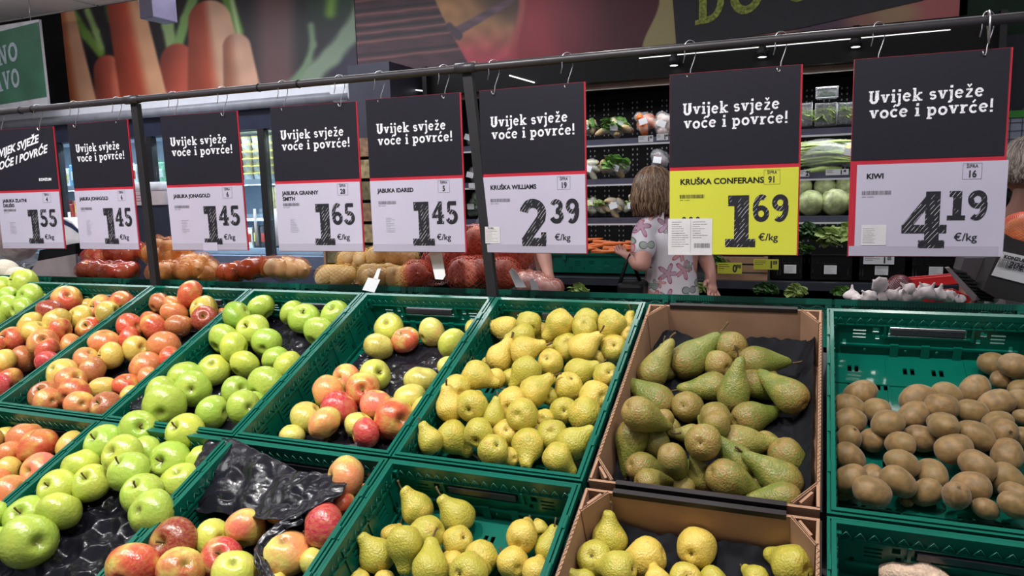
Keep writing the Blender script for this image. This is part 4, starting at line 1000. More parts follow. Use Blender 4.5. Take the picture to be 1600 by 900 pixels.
def bag(name, label, cat, px, py, rx, ry, Y, item, im, skin, skm, n=9, ir=.032, ecc=1.15, seed=0, depth=None, group=None, roll=0, dens=(44, 28)):
    r = random.Random(seed); P = onY(px, py, Y); t_ = (P-EYE).dot(fw)
    a = rx*t_/FPX; c = ry*t_/FPX; b = depth or min(a, .085)
    t = empty(name, P, label, cat, group); t.rotation_euler = (0, roll, 0)
    sph = []
    ar, br, cr = max(a-ir, .004), max(b-ir, .004), max(c-ir, .004)
    for i in range(n):
        best = None
        for _ in range(60):
            u = Vector((r.gauss(0, 1), r.gauss(0, 1), r.gauss(0, 1))).normalized()*r.random()**.33
            q = Vector((u.x*ar, u.y*br, u.z*cr)); d = min([(q-s).length for s in sph] or [9])
            if best is None or d > best[0]: best = (d, q)
        sph.append(best[1])
    if item == 'onion': var = [MB().lathe(interp([(0, -.84), (.4, -.8), (.9, -.4), (1, 0), (.85, .45), (.45, .82), (.16, 1.05), (.1, 1.3), (0, 1.32)], 14), 16).mesh(item, im)]
    else: var = [MB().ell((0, 0, 0), (1, 1, 1), 14, 9).mesh(item, im)]
    for q in sph:
        o = inst(item, var[0], t, q); o.rotation_euler = (r.uniform(0, 3), r.uniform(0, 3), r.uniform(0, 3)); k = ir*r.uniform(.88, 1.08); o.scale = (k, k, k*ecc)
    # hull: support distance along each direction
    nu, nv = dens
    def ext(d):
        m_ = 0
        for q in sph:
            pr = q.dot(d); dd = (q-d*pr).length
            if dd < ir*1.15: m_ = max(m_, pr+math.sqrt(max(0, (ir*1.15)**2-dd*dd)))
        if skin != 'net': m_ += ir*.35*abs(mnoise.noise(d*6+Vector((seed, 0, 0))))
        base = 1/math.sqrt((d.x/a)**2+(d.y/b)**2+(d.z/c)**2)
        return max(m_, base*(.66 if skin == 'net' else .66))*1.02+.002
    rad = [[ext(Vector((math.sin(PI*j/nv)*math.cos(2*PI*i/nu), math.sin(PI*j/nv)*math.sin(2*PI*i/nu), math.cos(PI*j/nv))).normalized()) for i in range(nu)] for j in range(nv+1)]
    def pt(i, j):
        d = Vector((math.sin(PI*j/nv)*math.cos(2*PI*i/nu), math.sin(PI*j/nv)*math.sin(2*PI*i/nu), math.cos(PI*j/nv))); return d*rad[j][i % nu]
    mb = MB()
    vs = [pt(i, j) for j in range(nv+1) for i in range(nu)]; fs = [(j*nu+i, j*nu+(i+1) % nu, (j+1)*nu+(i+1) % nu, (j+1)*nu+i) for j in range(nv) for i in range(nu)]
    # swap the long axis to X so that meridians run along the bag
    if skin == 'net':
        mesh_e = MB()
        for j in range(1, nv):
            for i in range(nu):
                for (i2, j2) in ((i+1, j+1), (i-1, j+1)):
                    if j2 >= nv: continue
                    A, B = pt(i, j), pt(i2 % nu, j2)
                    mid = (A+B)/2; dn_ = mid.normalized(); 
                    t1 = (B-A).cross(dn_).normalized()*.0007
                    mesh_e.add([A-t1, A+t1, B+t1, B-t1], [(0, 1, 2, 3)])
        mesh_e.build('net', skm, t)
    else:
        mb.add(vs, fs, 0, True); mb.build('film', skm, t)
    return t
PG = 'bags of potatoes on the rear crates'; OG = 'bags of red onions on the rear crates'; YG = 'orange bags of yellow onions'
D2 = (26, 18); PT = M['potato']; RO = M['redonion']
def pot(lab, px, py, rx, ry, Y, n, seed, ir=.032): bag('potato_bag', lab, 'bag', px, py, rx, ry, Y, 'potato', PT, 'net', M['net_y'], n, ir, 1.25, seed, group=PG, dens=D2)
pot('yellow net bag of potatoes at left below the 1.65 sign', 527, 431, 34, 17, 2.02, 9, 1)
pot('upper left yellow net bag of potatoes leaning below the 1.65 sign corner', 556, 405, 30, 22, 2.12, 8, 2)
pot('top yellow net bag of potatoes below the gap between two signs', 614, 400, 50, 24, 2.14, 12, 3)
pot('yellow net bag of potatoes behind the tilted white tag', 592, 431, 38, 18, 2.02, 10, 4)
pot('small yellow net bag of potatoes touching the red onions', 628, 434, 26, 15, 2.0, 7, 5)
def oni(lab, px, py, rx, ry, Y, n, seed, ir=.046): bag('onion_bag', lab, 'bag', px, py, rx, ry, Y, 'onion', RO, 'net', M['net_r'], n, ir, .92, seed, group=OG, dens=(20, 13))
oni('lower left red onion bag beside the potato nets', 652, 430, 24, 20, 2.0, 3, 6, .042)
oni('red onion bag at bottom just left of the black post', 737, 428, 38, 24, 2.0, 6, 7)
oni('red onion bag at bottom right of the black post with a veined bulb', 786, 430, 30, 22, 2.0, 4, 8)
oni('highest red onion bag seen beside the post', 748, 384, 28, 32, 2.16, 6, 9)
oni('red onion bag under the right corner of the left post sign'.replace('left post sign', '1.45 sign'), 708, 400, 30, 30, 2.14, 6, 10)
oni('large red onion bag below the 2.39 sign', 802, 402, 33, 28, 2.12, 5, 11, .055)
oni('red onion bag behind the hanging white strip', 682, 416, 26, 28, 2.09, 5, 12)
bag('garlic_bag', 'pinkish net of small bulbs sloping down right of the red onions', 'bag', 842, 445, 42, 12, 2.03, 'bulb', M['garlic'], 'film', M['film_p'], 12, .024, 1, 13, roll=.28)
def film(nm, lab, px, py, rx, ry, Y, im, fm, n, ir, seed, roll=0, grp=YG): bag(nm, lab, 'bag', px, py, rx, ry, Y, 'potato' if nm[0] == 'p' else 'onion', im, 'film', M[fm], n, ir, 1.1, seed, roll=roll, group=grp)
film('potato_bag', 'red printed bag of potatoes, upper of two at left', 180, 398, 64, 24, 2.16, M['onion'], 'film_r', 13, .034, 14, 0, PG)
film('potato_bag', 'red printed bag of potatoes, lower of two at left', 168, 422, 54, 15, 2.05, M['onion'], 'film_r', 10, .03, 15, .05, PG)
film('onion_bag', 'orange bag of yellow onions right of the left post, upper one', 262, 398, 46, 28, 2.16, M['onion'], 'film_o', 14, .036, 16)
film('onion_bag', 'orange bag of yellow onions right of the left post, lower one', 272, 424, 46, 18, 2.05, M['onion'], 'film_o', 12, .032, 17)
film('onion_bag', 'orange bag tapering down to the right beside the brown printed bag', 312, 418, 36, 19, 2.10, M['onion'], 'film_o', 9, .032, 18, .45)
film('onion_bag', 'flat brown-red printed bag of onions below the second 1.45 sign', 384, 422, 46, 17, 2.04, M['onion'], 'film_rb', 9, .03, 19, -.16)
film('onion_bag', 'open orange bag of pale onions below the 1.65 sign', 446, 420, 44, 19, 2.06, M['potato'], 'film_o', 14, .03, 20, .1)
def flap(pts, Y, m_, par):
    o = poly_slab('bag_flap', pts, Y, .0015, m_); o.parent = par; o.matrix_parent_inverse = par.matrix_world.inverted()
bag('root_bag', 'large clear bag of purple-brown roots under the leftmost sign', 'bag', 24, 362, 42, 50, 2.25, 'root', M['purple'], 'film', M['film_c'], 6, .10, 1, 21)
for i, (px, py, r_, lab) in enumerate(((6, 425, 22, 'white mottled celeriac root behind the far left apples'), (27, 433, 18, 'smaller white mottled celeriac root beside the far left apples'))):
    P = onY(px, py, 1.98); t_ = (P-EYE).dot(fw)
    o = MB().ell((0, 0, 0), (1, 1, .9), 18, 12).build('celeriac', M['whiteroot'], None, P); k = r_*t_/FPX; o.scale = (k, k, k); tag(o, lab, 'vegetable')
# scale-like black box with grey board behind
def poly_slab(name, pts, Y, th, m, parent=None, yo=0):
    P = [onY(x, y, Y) for x, y in pts]; n_ = len(P)
    vs = [tuple(p) for p in P]+[(p.x, p.y+th, p.z) for p in P]
    fs = [tuple(range(n_))[::-1], tuple(range(n_, 2*n_))]+[(i, (i+1) % n_, n_+(i+1) % n_, n_+i) for i in range(n_)]
    return MB().add(vs, fs).build(name, m, parent)
M['greyboard'] = mat('grey_board', srgb(140, 128, 132), .6); M['softwhite'] = mat('soft_white_plastic', srgb(220, 218, 226), .35)
t = empty('carton', (0, 0, 0), 'open grey carton with black inside between the leftmost signs', 'box')
poly_slab('front_flap', [(48, 424), (58, 408), (118, 397), (120, 437), (50, 442)], 2.16, .01, M['greyboard'], t)
poly_slab('black_inside', [(62, 391), (118, 380), (118, 400), (58, 411)], 2.26, .06, M['black'], t)
t = empty('wrapped_pack', (0, 0, 0), 'white rounded pack with a dark blue band right of the leftmost sign', 'package')
poly_slab('pack_body', [(98, 340), (112, 346), (122, 358), (124, 380), (100, 384)], 2.3, .08, M['softwhite'], t)
poly_slab('blue_band', [(99, 343), (112, 350), (122, 359), (122, 364), (110, 355), (99, 350)], 2.295, .004, mat('navy_print', srgb(36, 44, 82), .4), t)
# garlic bulbs
for i, (px, py, r_) in enumerate(((1375, 445, 13), (1331, 462, 12), (1357, 465, 13), (1394, 462, 12), (1412, 463, 13), (1432, 462, 14), (1450, 458, 13), (1466, 460, 13), (1484, 464, 12), (1340, 468, 9), (1420, 452, 11), (1443, 451, 10), (1380, 466, 11), (1501, 467, 8), (1552, 469, 8))):
    P = onY(px, py, 2.0+.03*(i % 3)); t_ = (P-EYE).dot(fw); k = r_*t_/FPX
    pr = interp([(0, -.7), (.5, -.72), (.95, -.3), (1, .1), (.7, .55), (.28, .85), (.16, 1.25), (.1, 1.6), (0, 1.6)], 16)
    fn = lambda p, a: Vector((p.x*(1+.09*math.cos(7*a)*max(0, 1-abs(p.z))), p.y*(1+.09*math.cos(7*a)*max(0, 1-abs(p.z))), p.z))
    if i == 0: gme = MB().lathe(pr, 21, 0, None, fn).mesh('garlic', M['garlic'])
    o = inst('garlic_bulb', gme, None, P); o.scale = (k, k, k*.9); o.rotation_euler = (rc.uniform(-1.3, 1.3) if i != 1 else 0, rc.uniform(-.8, .8) if i != 1 else 0, rc.uniform(0, 6))
    tag(o, 'white garlic bulb, %s from the left among the heaped garlic' % (ORD+['thirteenth'])[min(12, sorted([1375, 1331, 1357, 1394, 1412, 1432, 1450, 1466, 1484, 1340, 1420, 1443, 1380, 1501, 1552]).index(px))] if px < 1490 else ('small white garlic bulb at the right end of the garlic heap' if px < 1540 else 'lone garlic bulb tip right of the ribbed grey grate'), 'garlic', 'garlic bulbs in the rear crate')
bag('garlic_bag', 'dark red net with loose garlic behind the garlic heap', 'bag', 1406, 450, 14, 9, 2.1, 'bulb', M['garlic'], 'net', m_net('maroon_net', srgb(120, 30, 50)), 3, .026, 1, 30, dens=(30, 18))
# red crate behind the garlic
t = empty('red_crate', (0, 0, 0), 'red plastic crate behind the garlic', 'crate')
RM = mat('red_plastic', srgb(186, 34, 40), .35)
poly_slab('upper_rail', [(1368, 442), (1488, 431), (1500, 443), (1372, 453)], 2.32, .02, RM, t)
poly_slab('lower_rail', [(1380, 463), (1490, 452), (1520, 466), (1510, 476), (1380, 480)], 2.32, .02, RM, t)
for x in (1400, 1440, 1472): poly_slab('wire_post', [(x, 448), (x+2, 448), (x+2, 464), (x, 464)], 2.325, .006, M['greyboard'], t)
poly_slab('back_rail', [(1395, 436), (1490, 428), (1492, 433), (1396, 441)], 2.62, .02, RM, t)
# grey ribbed grate and black labelled box
t = empty('folded_crate', (0, 0, 0), 'grey folded crate with black ribs leaning beside the garlic', 'crate')
poly_slab('grey_edge', [(1478, 419), (1484, 418), (1532, 468), (1520, 470)], 2.02, .02, M['greyboard'], t)
for k in range(9):
    f_ = k/8; x = 1486+f_*42; y = 422+f_*44
    poly_slab('rib', [(x, y), (x+24, y+3), (x+26, y+6), (x+2, y+4)], 2.035, .012, M['dark'], t)
poly_slab('grate_back', [(1486, 420), (1505, 423), (1557, 467), (1530, 469)], 2.05, .008, M['black'], t)
def label_box():
    t = empty('labelled_box', (0, 0, 0), 'tilted grey and black box with a white barcode label at right', 'box')
    poly_slab('side', [(1507, 403), (1560, 403), (1535, 452), (1500, 425)], 2.10, .10, mat('grey_box_side', srgb(92, 86, 92), .5), t)
    poly_slab('front', [(1572, 366), (1582, 372), (1640, 390), (1640, 480), (1556, 466), (1535, 454)], 1.98, .10, mat('black_box_front', srgb(48, 44, 46), .5), t)
    poly_slab('paper_label', [(1568, 393), (1600, 400), (1624, 405), (1624, 450), (1600, 443), (1549, 430)], 1.976, .002, M['notewhite'], t)
    c0 = onY(1568, 403, 1.972); c1 = onY(1624, 415, 1.972); ux = (c1-c0).normalized()
    pw = (c1-c0).length
    uz = Vector((-ux.z, 0, ux.x))
    mb = MB(); font_text(mb, 'KONZUM', 0, 0, .0105, .0006); barcode(mb, -.006, -.022, pw*1.05, .019, 0, 4)
    mb.v = [tuple(c0+ux*v[0]+uz*v[2]) for v in mb.v]; mb.build('label_print', M['ink'], t)
    mb = MB(); font_text(mb, '20€', .012, -.018, .020, .0002, shear=.3)
    mb.v = [tuple(c0+ux*v[0]+uz*v[2]+Vector((0, -.001, 0))) for v in mb.v]; mb.build('handwriting', mat('blue_black_pen', srgb(24, 22, 40), .5), t)
label_box()
bag('onion_bag', 'orange-red net of onions at the far right behind the labelled box', 'bag', 1600, 364, 30, 26, 2.24, 'onion', M['onion'], 'net', M['net_r'], 12, .042, .95, 31, dens=(40, 26))
# plastic tag holders
def tagholder(name, label, body, arm, Y):
    t = empty(name, (0, 0, 0), label, 'tag'); poly_slab('tag_plate', body, Y, .0015, M['notewhite'], t); poly_slab('tag_arm', arm, Y, .0015, M['notewhite'], t); return t
tagholder('price_tag', 'small tilted white tag stuck up behind the red-yellow apple crate', [(575, 434), (594, 437), (585, 457), (566, 453)], [(590, 420), (595, 420), (590, 437), (583, 436)], 1.80)
tagholder('price_tag', 'long white strip hanging below the 1.45 sign before the red onions', [(671, 397), (690, 397), (696, 430), (692, 437), (680, 436)], [(673, 385), (688, 385), (690, 398), (671, 398)], 1.80)
tg = tagholder('price_tag', 'pale printed tag leaning on the red onions right of the post', [(795, 424), (800, 421), (805, 422), (822, 449), (806, 449)], [(797, 421), (800, 419), (803, 422), (800, 424)], 1.84)
tagholder('price_tag', 'pale grey tag on the pinkish net of bulbs', [(828, 437), (838, 439), (842, 453), (830, 453)], [(829, 435), (833, 435), (835, 439), (830, 439)], 1.90)

pq = onY(1600, 385, 2.24)
tag(MB().box((pq.x-.05, 2.15, 1.02), (pq.x+.16, 2.40, pq.z-.012)).build('cardboard_carton', M['greyboard']), 'plain grey carton under the orange-red onion net at far right', 'box')
# ================================================================== produce shelving (right of centre)
YS = 4.5
RAILM = mat('shelf_rail_grey', srgb(96, 98, 118), .35, metal=.2); LBL = M['notewhite']
t = empty('produce_shelving', (0, 0, 0), 'tall black refrigerated shelving with packed vegetables behind the woman', 'shelving')
X0, X1 = -2.32, .80
MB().box((X0, 4.98, 0), (X1, 5.02, 2.12)).build('back_panel', M['black'], t)
mb = MB()
x = X0+.1
while x < X1:
    for dx in (0, .03):
        z = 1.1
        while z < 2.06:
            mb.add([(x+dx-.004, 4.979, z), (x+dx+.004, 4.979, z), (x+dx+.004, 4.979, z+.012), (x+dx-.004, 4.979, z+.012)], [(0, 1, 2, 3)]); z += .034
    x += .098
o = mb.build('back_slots', mat('slot_reflection_tone', srgb(150, 150, 160), .3, metal=.5), t); o['kind'] = 'stuff'  # pale slot colour paints in the reflections at the panel perforations
for z, lab in ((1.800, 'a'), (1.560, 'b'), (1.318, 'c')):
    s = MB().box((X0, 4.52, z-.02), (X1, 4.98, z-.005)).build('shelf_board', M['dark'], t)
    MB().box((X0, 4.49, z-.042), (X1, 4.52, z-.002)).build('shelf_rail', RAILM, s)
    MB().box((X0, 4.484, z-.046), (X1, 4.50, z-.036)).build('rail_lip', M['notewhite'], s)
MB().box((X0, 4.36, 2.125), (X1, 4.98, 2.30)).build('canopy', M['black'], t)
MB().box((X0, 4.45, 2.095), (X1, 4.50, 2.125)).build('wood_trim', mat('beige_trim', srgb(150, 124, 104), .5), t)
MB().box((X0-.03, 4.3, 0), (X0, 5.02, 2.3)).build('end_panel', M['dark'], t); MB().box((X1, 4.3, 0), (X1+.03, 5.02, 2.3)).build('end_panel', M['dark'], t)
MB().box((X0, 4.02, .985), (X1, 4.98, 1.00)).build('crate_deck', M['black'], t)
MB().box((X0, 3.98, .965), (X1, 4.03, 1.005)).build('bumper_rail', mat('slate_rail', srgb(50, 52, 64), .35), t)
MB().box((X0, 3.80, .78), (X1, 4.98, .82)).build('lower_deck', M['black'], t)
MB().box((X0, 3.78, 0), (X1, 3.82, .84)).build('kick_panel', M['dark'], t)
led = MB().box((-.96, 4.354, 2.236), (.60, 4.358, 2.240)).build('lit_edge', mat('lit_strip', (1, 1, 1, 1), .5, emis=1.3, var=0), t)
for k, (px, py) in enumerate(((1053, 101), (1191, 88), (1337, 72))):
    P = onY(px, py, 4.30); s = tag(MB().lathe([(.001, 0), (.022, 0), (.030, -.004), (.030, .03), (.018, .05), (.018, .10), (.001, .10)], 16, 0).build('spot_lamp', M['dark'], None, P), 'small round spot lamp under the banner, %s from left' % ORD[k], 'lamp', 'spot lamps under the banner')
    MB().lathe([(.001, -.006), (.021, -.005)], 16).build('lamp_ring', mat('lit_lamp', (1, 1, 1, 1), .3, emis=5, var=0), s)
for i, (p0, p1) in enumerate((((617, 136), (668, 143)), ((796, 118), (835, 129)))):
    a = onY(*p0, 4.34); b = onY(*p1, 4.34); tag(MB().tube([a, b], .004, 6).build('tube_lamp', mat('lit_tube', (1, 1, 1, 1), .5, emis=2.2, var=0)), 'thin lit tube seen %s' % ('above the sign left of the right post' if i == 0 else 'just right of the right post top'), 'lamp')
area('shelf_lamp', (-.5, 4.55, 2.09), 3.0, .06, 7, (.96, .98, 1), (math.radians(-8), 0, 0))
for z_, p_ in ((1.535, 2.5), (1.293, 4), (1.775, 4)): area('shelf_lamp', (-.5, 4.535, z_), 3.2, .03, p_, (.96, .98, 1), (math.radians(12), 0, 0))
for k, (px, py, w_, h_, Y, col, txt) in enumerate(((1009, 217, 23, 10, 4.482, 'w', '1 99'), (1035, 214, 18, 10, 4.482, 'w', '1 49'), (1257, 271, 14, 10, 4.482, 'w', '2 99'), (1308, 269, 33, 9, 4.482, 'w', '1 48'), (1373, 406, 43, 14, 4.10, 'w', '1 05'), (1140, 419, 37, 17, 3.97, 'y', '0 98'), (1197, 413, 37, 16, 3.97, 'y', '1 09'), (738, 290, 12, 8, 4.482, 'w', ''), (903, 220, 8, 8, 4.482, 'w', ''))):
    P = onY(px, py, Y); t_ = (P-EYE).dot(fw); a = w_*t_/FPX/2; b = h_*t_/FPX/2
    o = MB().box((P.x-a, Y-.003, P.z-b), (P.x+a, Y, P.z+b)).build('shelf_label', M['yellow'] if col == 'y' else LBL)
    tag(o, {'1 99': 'white shelf label under the bagged carrots and roots', '1 49': 'white shelf label beside the yellow sign on the top shelf', '2 99': 'white shelf label at the left end below the green beans', '1 48': 'wide white shelf label reading 1.48 below the green beans', '1 05': 'white shelf label reading 1.05 under the kiwi sign', '0 98': 'left of two yellow shelf labels below the yellow sign', '1 09': 'right of two yellow shelf labels, right of the wooden crate', '': 'tiny white shelf label beside the %s' % ('leaning black post' if px == 738 else '2.39 sign on the top shelf')}[txt], 'label')
    if txt:
        mb = MB(); font_text(mb, txt.split()[0], P.x+a*.25, P.z-b*.7, b*1.9, .002, y=Y-.0036, sx=.8); font_text(mb, txt.split()[1], P.x+a*.55, P.z+b*0, b*1.0, .001, y=Y-.0036, sx=.8)
        lines(mb, P.x-a*.9, P.z+b*.6, a*1.0, 3, b*.35, b*.1, Y-.0036, k); mb.build('label_print', M['ink'], o)
# packed vegetables
M['parsnip'] = mat('parsnip_skin', srgb(214, 186, 138), .6, vs=14); M['carrot'] = mat('carrot_skin', srgb(226, 116, 48), .45, vs=20); M['leafg'] = mat('leaf_green', srgb(96, 140, 62), .5, var=.2, vs=18)
M['leafp'] = mat('pale_leaf', srgb(170, 192, 112), .5, var=.2, vs=14); M['mush'] = mat('mushroom_cap', srgb(222, 196, 184), .6); M['cableaf'] = mat('cabbage_outer_leaf', srgb(178, 188, 134), .5, var=.2, vs=24, bump=.4, bs=30, bd=.008); M['film_clear'] = m_film('clear_tub_plastic', srgb(225, 228, 232), .26, .08); M['leek'] = mat('pale_vegetable', srgb(220, 216, 186), .5, vs=20); M['leafd'] = mat('dark_leaf', srgb(58, 96, 44), .5, var=.2, vs=18)
def leaf_clump(n, r, m, seed, name='leaves', parent=None, loc=None, sq=1.0, curl=.5, sz=.5):
    rr = random.Random(seed); mb = MB()
    for k in range(n):
        d = Vector((rr.gauss(0, 1), rr.gauss(0, 1), abs(rr.gauss(.3, .8)))).normalized(); base = d*r*rr.uniform(.1, .55)
        sd = d.cross(Vector((rr.random(), rr.random(), rr.random()))).normalized(); up = d.cross(sd).normalized(); L = r*rr.uniform(.6, 1.0)*sz*1.4; Wd = L*.55; ph = rr.uniform(0, 6)
        def P(u, v):
            a = (u-.5)*2; return base+d*L*v*(1-.3*v*curl)+sd*a*Wd*math.sin(PI*min(1, v*.85+.12))+up*(curl*L*.5*v*v+.10*L*math.sin(a*7+ph)*v+.06*L*math.sin(v*11+ph)*abs(a))
        mb.grid(P, 6, 5)
    mb.v = [(x, y, z*sq) for x, y, z in mb.v]
    return mb.build(name, m, parent, loc)
def vegbag(px, py, rx, ry, Y, item, im, n, ir, ecc, label, seed, leaf=None, lfrac=.5, cat='bag', film='film_c', name='vegetable_bag', group='bagged vegetables on the shelves'):
    t = bag(name, label, cat, px, py, rx, ry, Y, item, im, 'film', M[film], n, ir*1.15, ecc*.85, seed, depth=.07, group=group, dens=(26, 16))
    tt = (onY(px, py, Y)-EYE).dot(fw)
    if leaf: leaf_clump(30, min(rx, ry*1.6)*tt/FPX*1.1, M[leaf], seed+50, 'leaves', t, (0, -.02, 0), .8)
    l = MB().box((-.022, -.078, -.02), (.028, -.075, .018)).build('bag_label', M['notewhite'], t); l.rotation_euler = (0, random.Random(seed).uniform(-.4, .4), 0)
    return t
VB = [(918, 200, 19, 17, 'parsnip', M['parsnip'], 3, .022, 3.0, 'bag of parsley roots beside the 2.39 sign on the top shelf', 'leafg'),
 (963, 200, 28, 17, 'parsnip', M['parsnip'], 4, .020, 3.6, 'wide bag of pale roots with green tops on the top shelf', 'leafg'),
 (1008, 191, 17, 23, 'carrot', M['carrot'], 5, .022, 2.4, 'upright bag of orange carrots with a white label on the top shelf', None),
 (1037, 194, 15, 20, 'mushroom', M['mush'], 8, .026, 1.0, 'bag of pinkish white mushrooms beside the yellow sign', None),
 (923, 263, 15, 16, 'sprout', M['leek'], 8, .016, 3.0, 'bag of white sprouts beside the 2.39 sign on the second shelf', None),
 (965, 262, 30, 18, 'root', M['parsnip'], 4, .024, 2.4, 'wide bag of roots and green leaves left of the woman', 'leafg'),
 (1030, 250, 17, 18, 'beet', mat('dark_beet', srgb(90, 40, 50), .5), 4, .03, 1.1, 'dark bag of beets above the woman', None),
 (925, 320, 18, 16, 'stalk', M['leek'], 5, .018, 3.0, 'bag of pale stalks beside the 2.39 sign on the third shelf', 'leafp'),
 (962, 321, 22, 17, 'stalk', M['parsnip'], 6, .016, 3.2, 'bag of yellow-white stalks with a square label on the third shelf', None),
 (990, 320, 14, 16, 'stalk', M['leek'], 4, .018, 2.6, 'bag of pale leaves touching the woman\'s hair', 'leafp'),
 (738, 215, 10, 13, 'box', M['leek'], 3, .025, 1.2, 'small clear pack left of the right post on the top shelf', None),
 (741, 273, 11, 12, 'root', mat('brown_root', srgb(110, 70, 60), .5), 3, .025, 1.3, 'small pack of brown roots left of the right post', None),
 (742, 322, 14, 22, 'leafy', M['leafg'], 3, .02, 1.3, 'bag of bright green leaves left of the right post', 'leafg')]
for i, v in enumerate(VB): vegbag(v[0], v[1], v[2], v[3], 4.68, v[4], v[5], v[6], v[7], v[8], v[9], 100+i, v[10])
# clear salad boxes
for i, (px, py, w_, h_) in enumerate(((1256, 180, 24, 34), (1290, 180, 30, 34), (1322, 178, 26, 32), (1292, 146, 32, 16))):
    P = onY(px, py, 4.62); t_ = (P-EYE).dot(fw); a = w_*t_/FPX/2; b = h_*t_/FPX/2
    t = empty('salad_box', P, ['left clear box of green salad beside the yellow sign', 'middle clear box of green salad on the top shelf', 'right clear box of green salad beside the kiwi sign', 'upper clear box of dark green salad stacked on the middle one'][i], 'box', 'clear salad boxes on the top shelf')
    leaf_clump(60, min(a, b)*1.7, M['leafp'] if i < 3 else M['leafd'], 200+i, 'salad', t, (0, 0, -b*.35), .9 if i < 3 else .5)
    bevel(MB().box((-a, -.06, -b), (a, .06, b)).build('clear_tub', M['film_clear'], t), .012, 3)
    MB().tube([(-a, -.062, -b), (-a, -.062, b), (a, -.062, b), (a, -.062, -b)], .0022, 6, closed=True).build('box_rim', M['notewhite'], t)
# beans / leeks
t = empty('bean_bag', onY(1286, 240, 4.62), 'clear bag of long green beans on the second shelf', 'bag')
for k in range(34):
    rr = random.Random(k); zz = rr.uniform(-.06, .06); a = rr.uniform(-.08, .08); L = rr.uniform(.10, .16)
    if k == 0: bm_ = MB().tube([(-.13, 0, 0), (-.05, .0, .008), (.05, 0, .008), (.13, 0, 0)], [.004, .009, .009, .004], 6).mesh('bean', M['leafp'])
    o = inst('bean', bm_, t, (rr.uniform(-.03, .03), rr.uniform(-.05, .03), zz)); o.rotation_euler = (0, a, rr.uniform(-.2, .2))
MB().ell((0, 0, 0), (.165, .07, .085), 22, 12).build('film', M['film_c'], t)
P = onY(1285, 268, 4.60); tag(MB().tube([(P.x-.11, P.y, P.z), (P.x, P.y-.01, P.z+.012), (P.x+.10, P.y, P.z+.01)], [.012, .02, .014], 10).build('cucumber', M['leafp']), 'pale green wrapped courgette in front of the beans', 'vegetable')
vegbag(1325, 238, 13, 22, 4.62, 'pepper', mat('yellow_pepper', srgb(220, 200, 60), .35), 2, .04, 1.0, 'small bag with yellow peppers beside the kiwi sign', 150)
for i, (px, py, r_, c) in enumerate(((1252, 292, 16, 0), (1289, 292, 16, 0), (1326, 290, 19, 1), (1267, 317, 20, 0), (1305, 316, 21, 1), (1342, 316, 20, 0), (1180, 316, 20, 1), (1215, 316, 19, 0))):
    P = onY(px, py, 4.62 if i > 2 else 4.74); t_ = (P-EYE).dot(fw); k = r_*t_/FPX
    t = empty('cabbage', P, ['upper left cabbage in the heap beside the yellow sign', 'upper middle green cabbage between the two right signs', 'upper right cabbage beside the kiwi sign edge', 'front left round cabbage between the two right signs', 'front right pale cabbage between the two right signs', 'cabbage behind the left rim of the kiwi sign', 'left cabbage hidden behind the yellow sign', 'right cabbage hidden behind the yellow sign'][i], 'cabbage', 'cabbages on the third shelf')
    def fn(p, a): q = 1+.05*mnoise.noise(p*2.2+Vector((i*3, 0, 0)))+.03*abs(mnoise.noise(p*5)); return p*q
    MB().lathe([(max(1e-4, math.sin(PI*j/14)), -math.cos(PI*j/14)) for j in range(15)], 22, 0, Matrix.Scale(k, 4), fn).build('head', mat('cabbage_leaf_%d' % c, srgb(168, 180, 124) if c == 0 else srgb(190, 196, 152), .5, var=.22, vs=30, bump=.5, bs=36, bd=.01), t)
    for q in range(4):
        ph = q*1.6+i
        def P2(u, v):
            a1 = ph+(u-.5)*2.2; b1 = -1.2+v*2.1; r2 = k*(1.03+.04*math.sin(u*9)*v); return (r2*math.cos(b1)*math.cos(a1), r2*math.cos(b1)*math.sin(a1), r2*math.sin(b1))
        MB().grid(P2, 8, 8).build('outer_leaf', M['cableaf'], t)
# big leafy cabbages  above the black crate
for i, (px, py, r_, m_, lab) in enumerate(((1262, 365, 26, 'leafd', 'dark green leafy lettuce beside the yellow sign'), (1305, 370, 30, 'leafp', 'pale ruffled lettuce in the black crate beside the kiwi sign'), (1250, 385, 18, 'leafg', 'green outer lettuce leaves under the yellow sign corner'), (1340, 365, 26, 'leafp', 'pale lettuce behind the left rim of the kiwi sign'))):
    P = onY(px, py, 4.34+.05*(i == 0)); t_ = (P-EYE).dot(fw); tag(leaf_clump(46, r_*t_/FPX*1.15, M[m_], 300+i, 'lettuce', None, P-Vector((0, 0, .02)), .8, .6, .6), lab, 'lettuce', 'lettuces over the black crate')
for i, (px, py, r_, m_, lab) in enumerate(((1196, 452, 22, 'leafd', 'dark curly lettuce on the lower deck below the yellow label'), (1243, 456, 22, 'leafp', 'pale curly lettuce right of the dark one on the lower deck'), (1316, 456, 18, 'leafg', 'low brownish green head left of the garlic'), (903, 446, 18, 'leafp', 'pale cabbage leaves below the green carrot crate'), (1098, 440, 16, 'leafp', 'light leaves beside the woman\'s right hand'), (1112, 392, 14, 'leafg', 'green onion tops hanging beside the yellow sign'), (1125, 400, 13, 'leafg', 'small green leaves above the yellow 0.98 label'))):
    P = onY(px, py+3, 3.9 if i < 5 else 4.05); t_ = (P-EYE).dot(fw); tag(leaf_clump(70 if i < 3 else 30, r_*t_/FPX*1.2, M[m_], 320+i, 'lettuce', None, P-Vector((0, 0, 0 if i < 3 else .03)), .8, .9, .35 if i < 3 else .55), lab, 'lettuce')
    if i < 5: pass
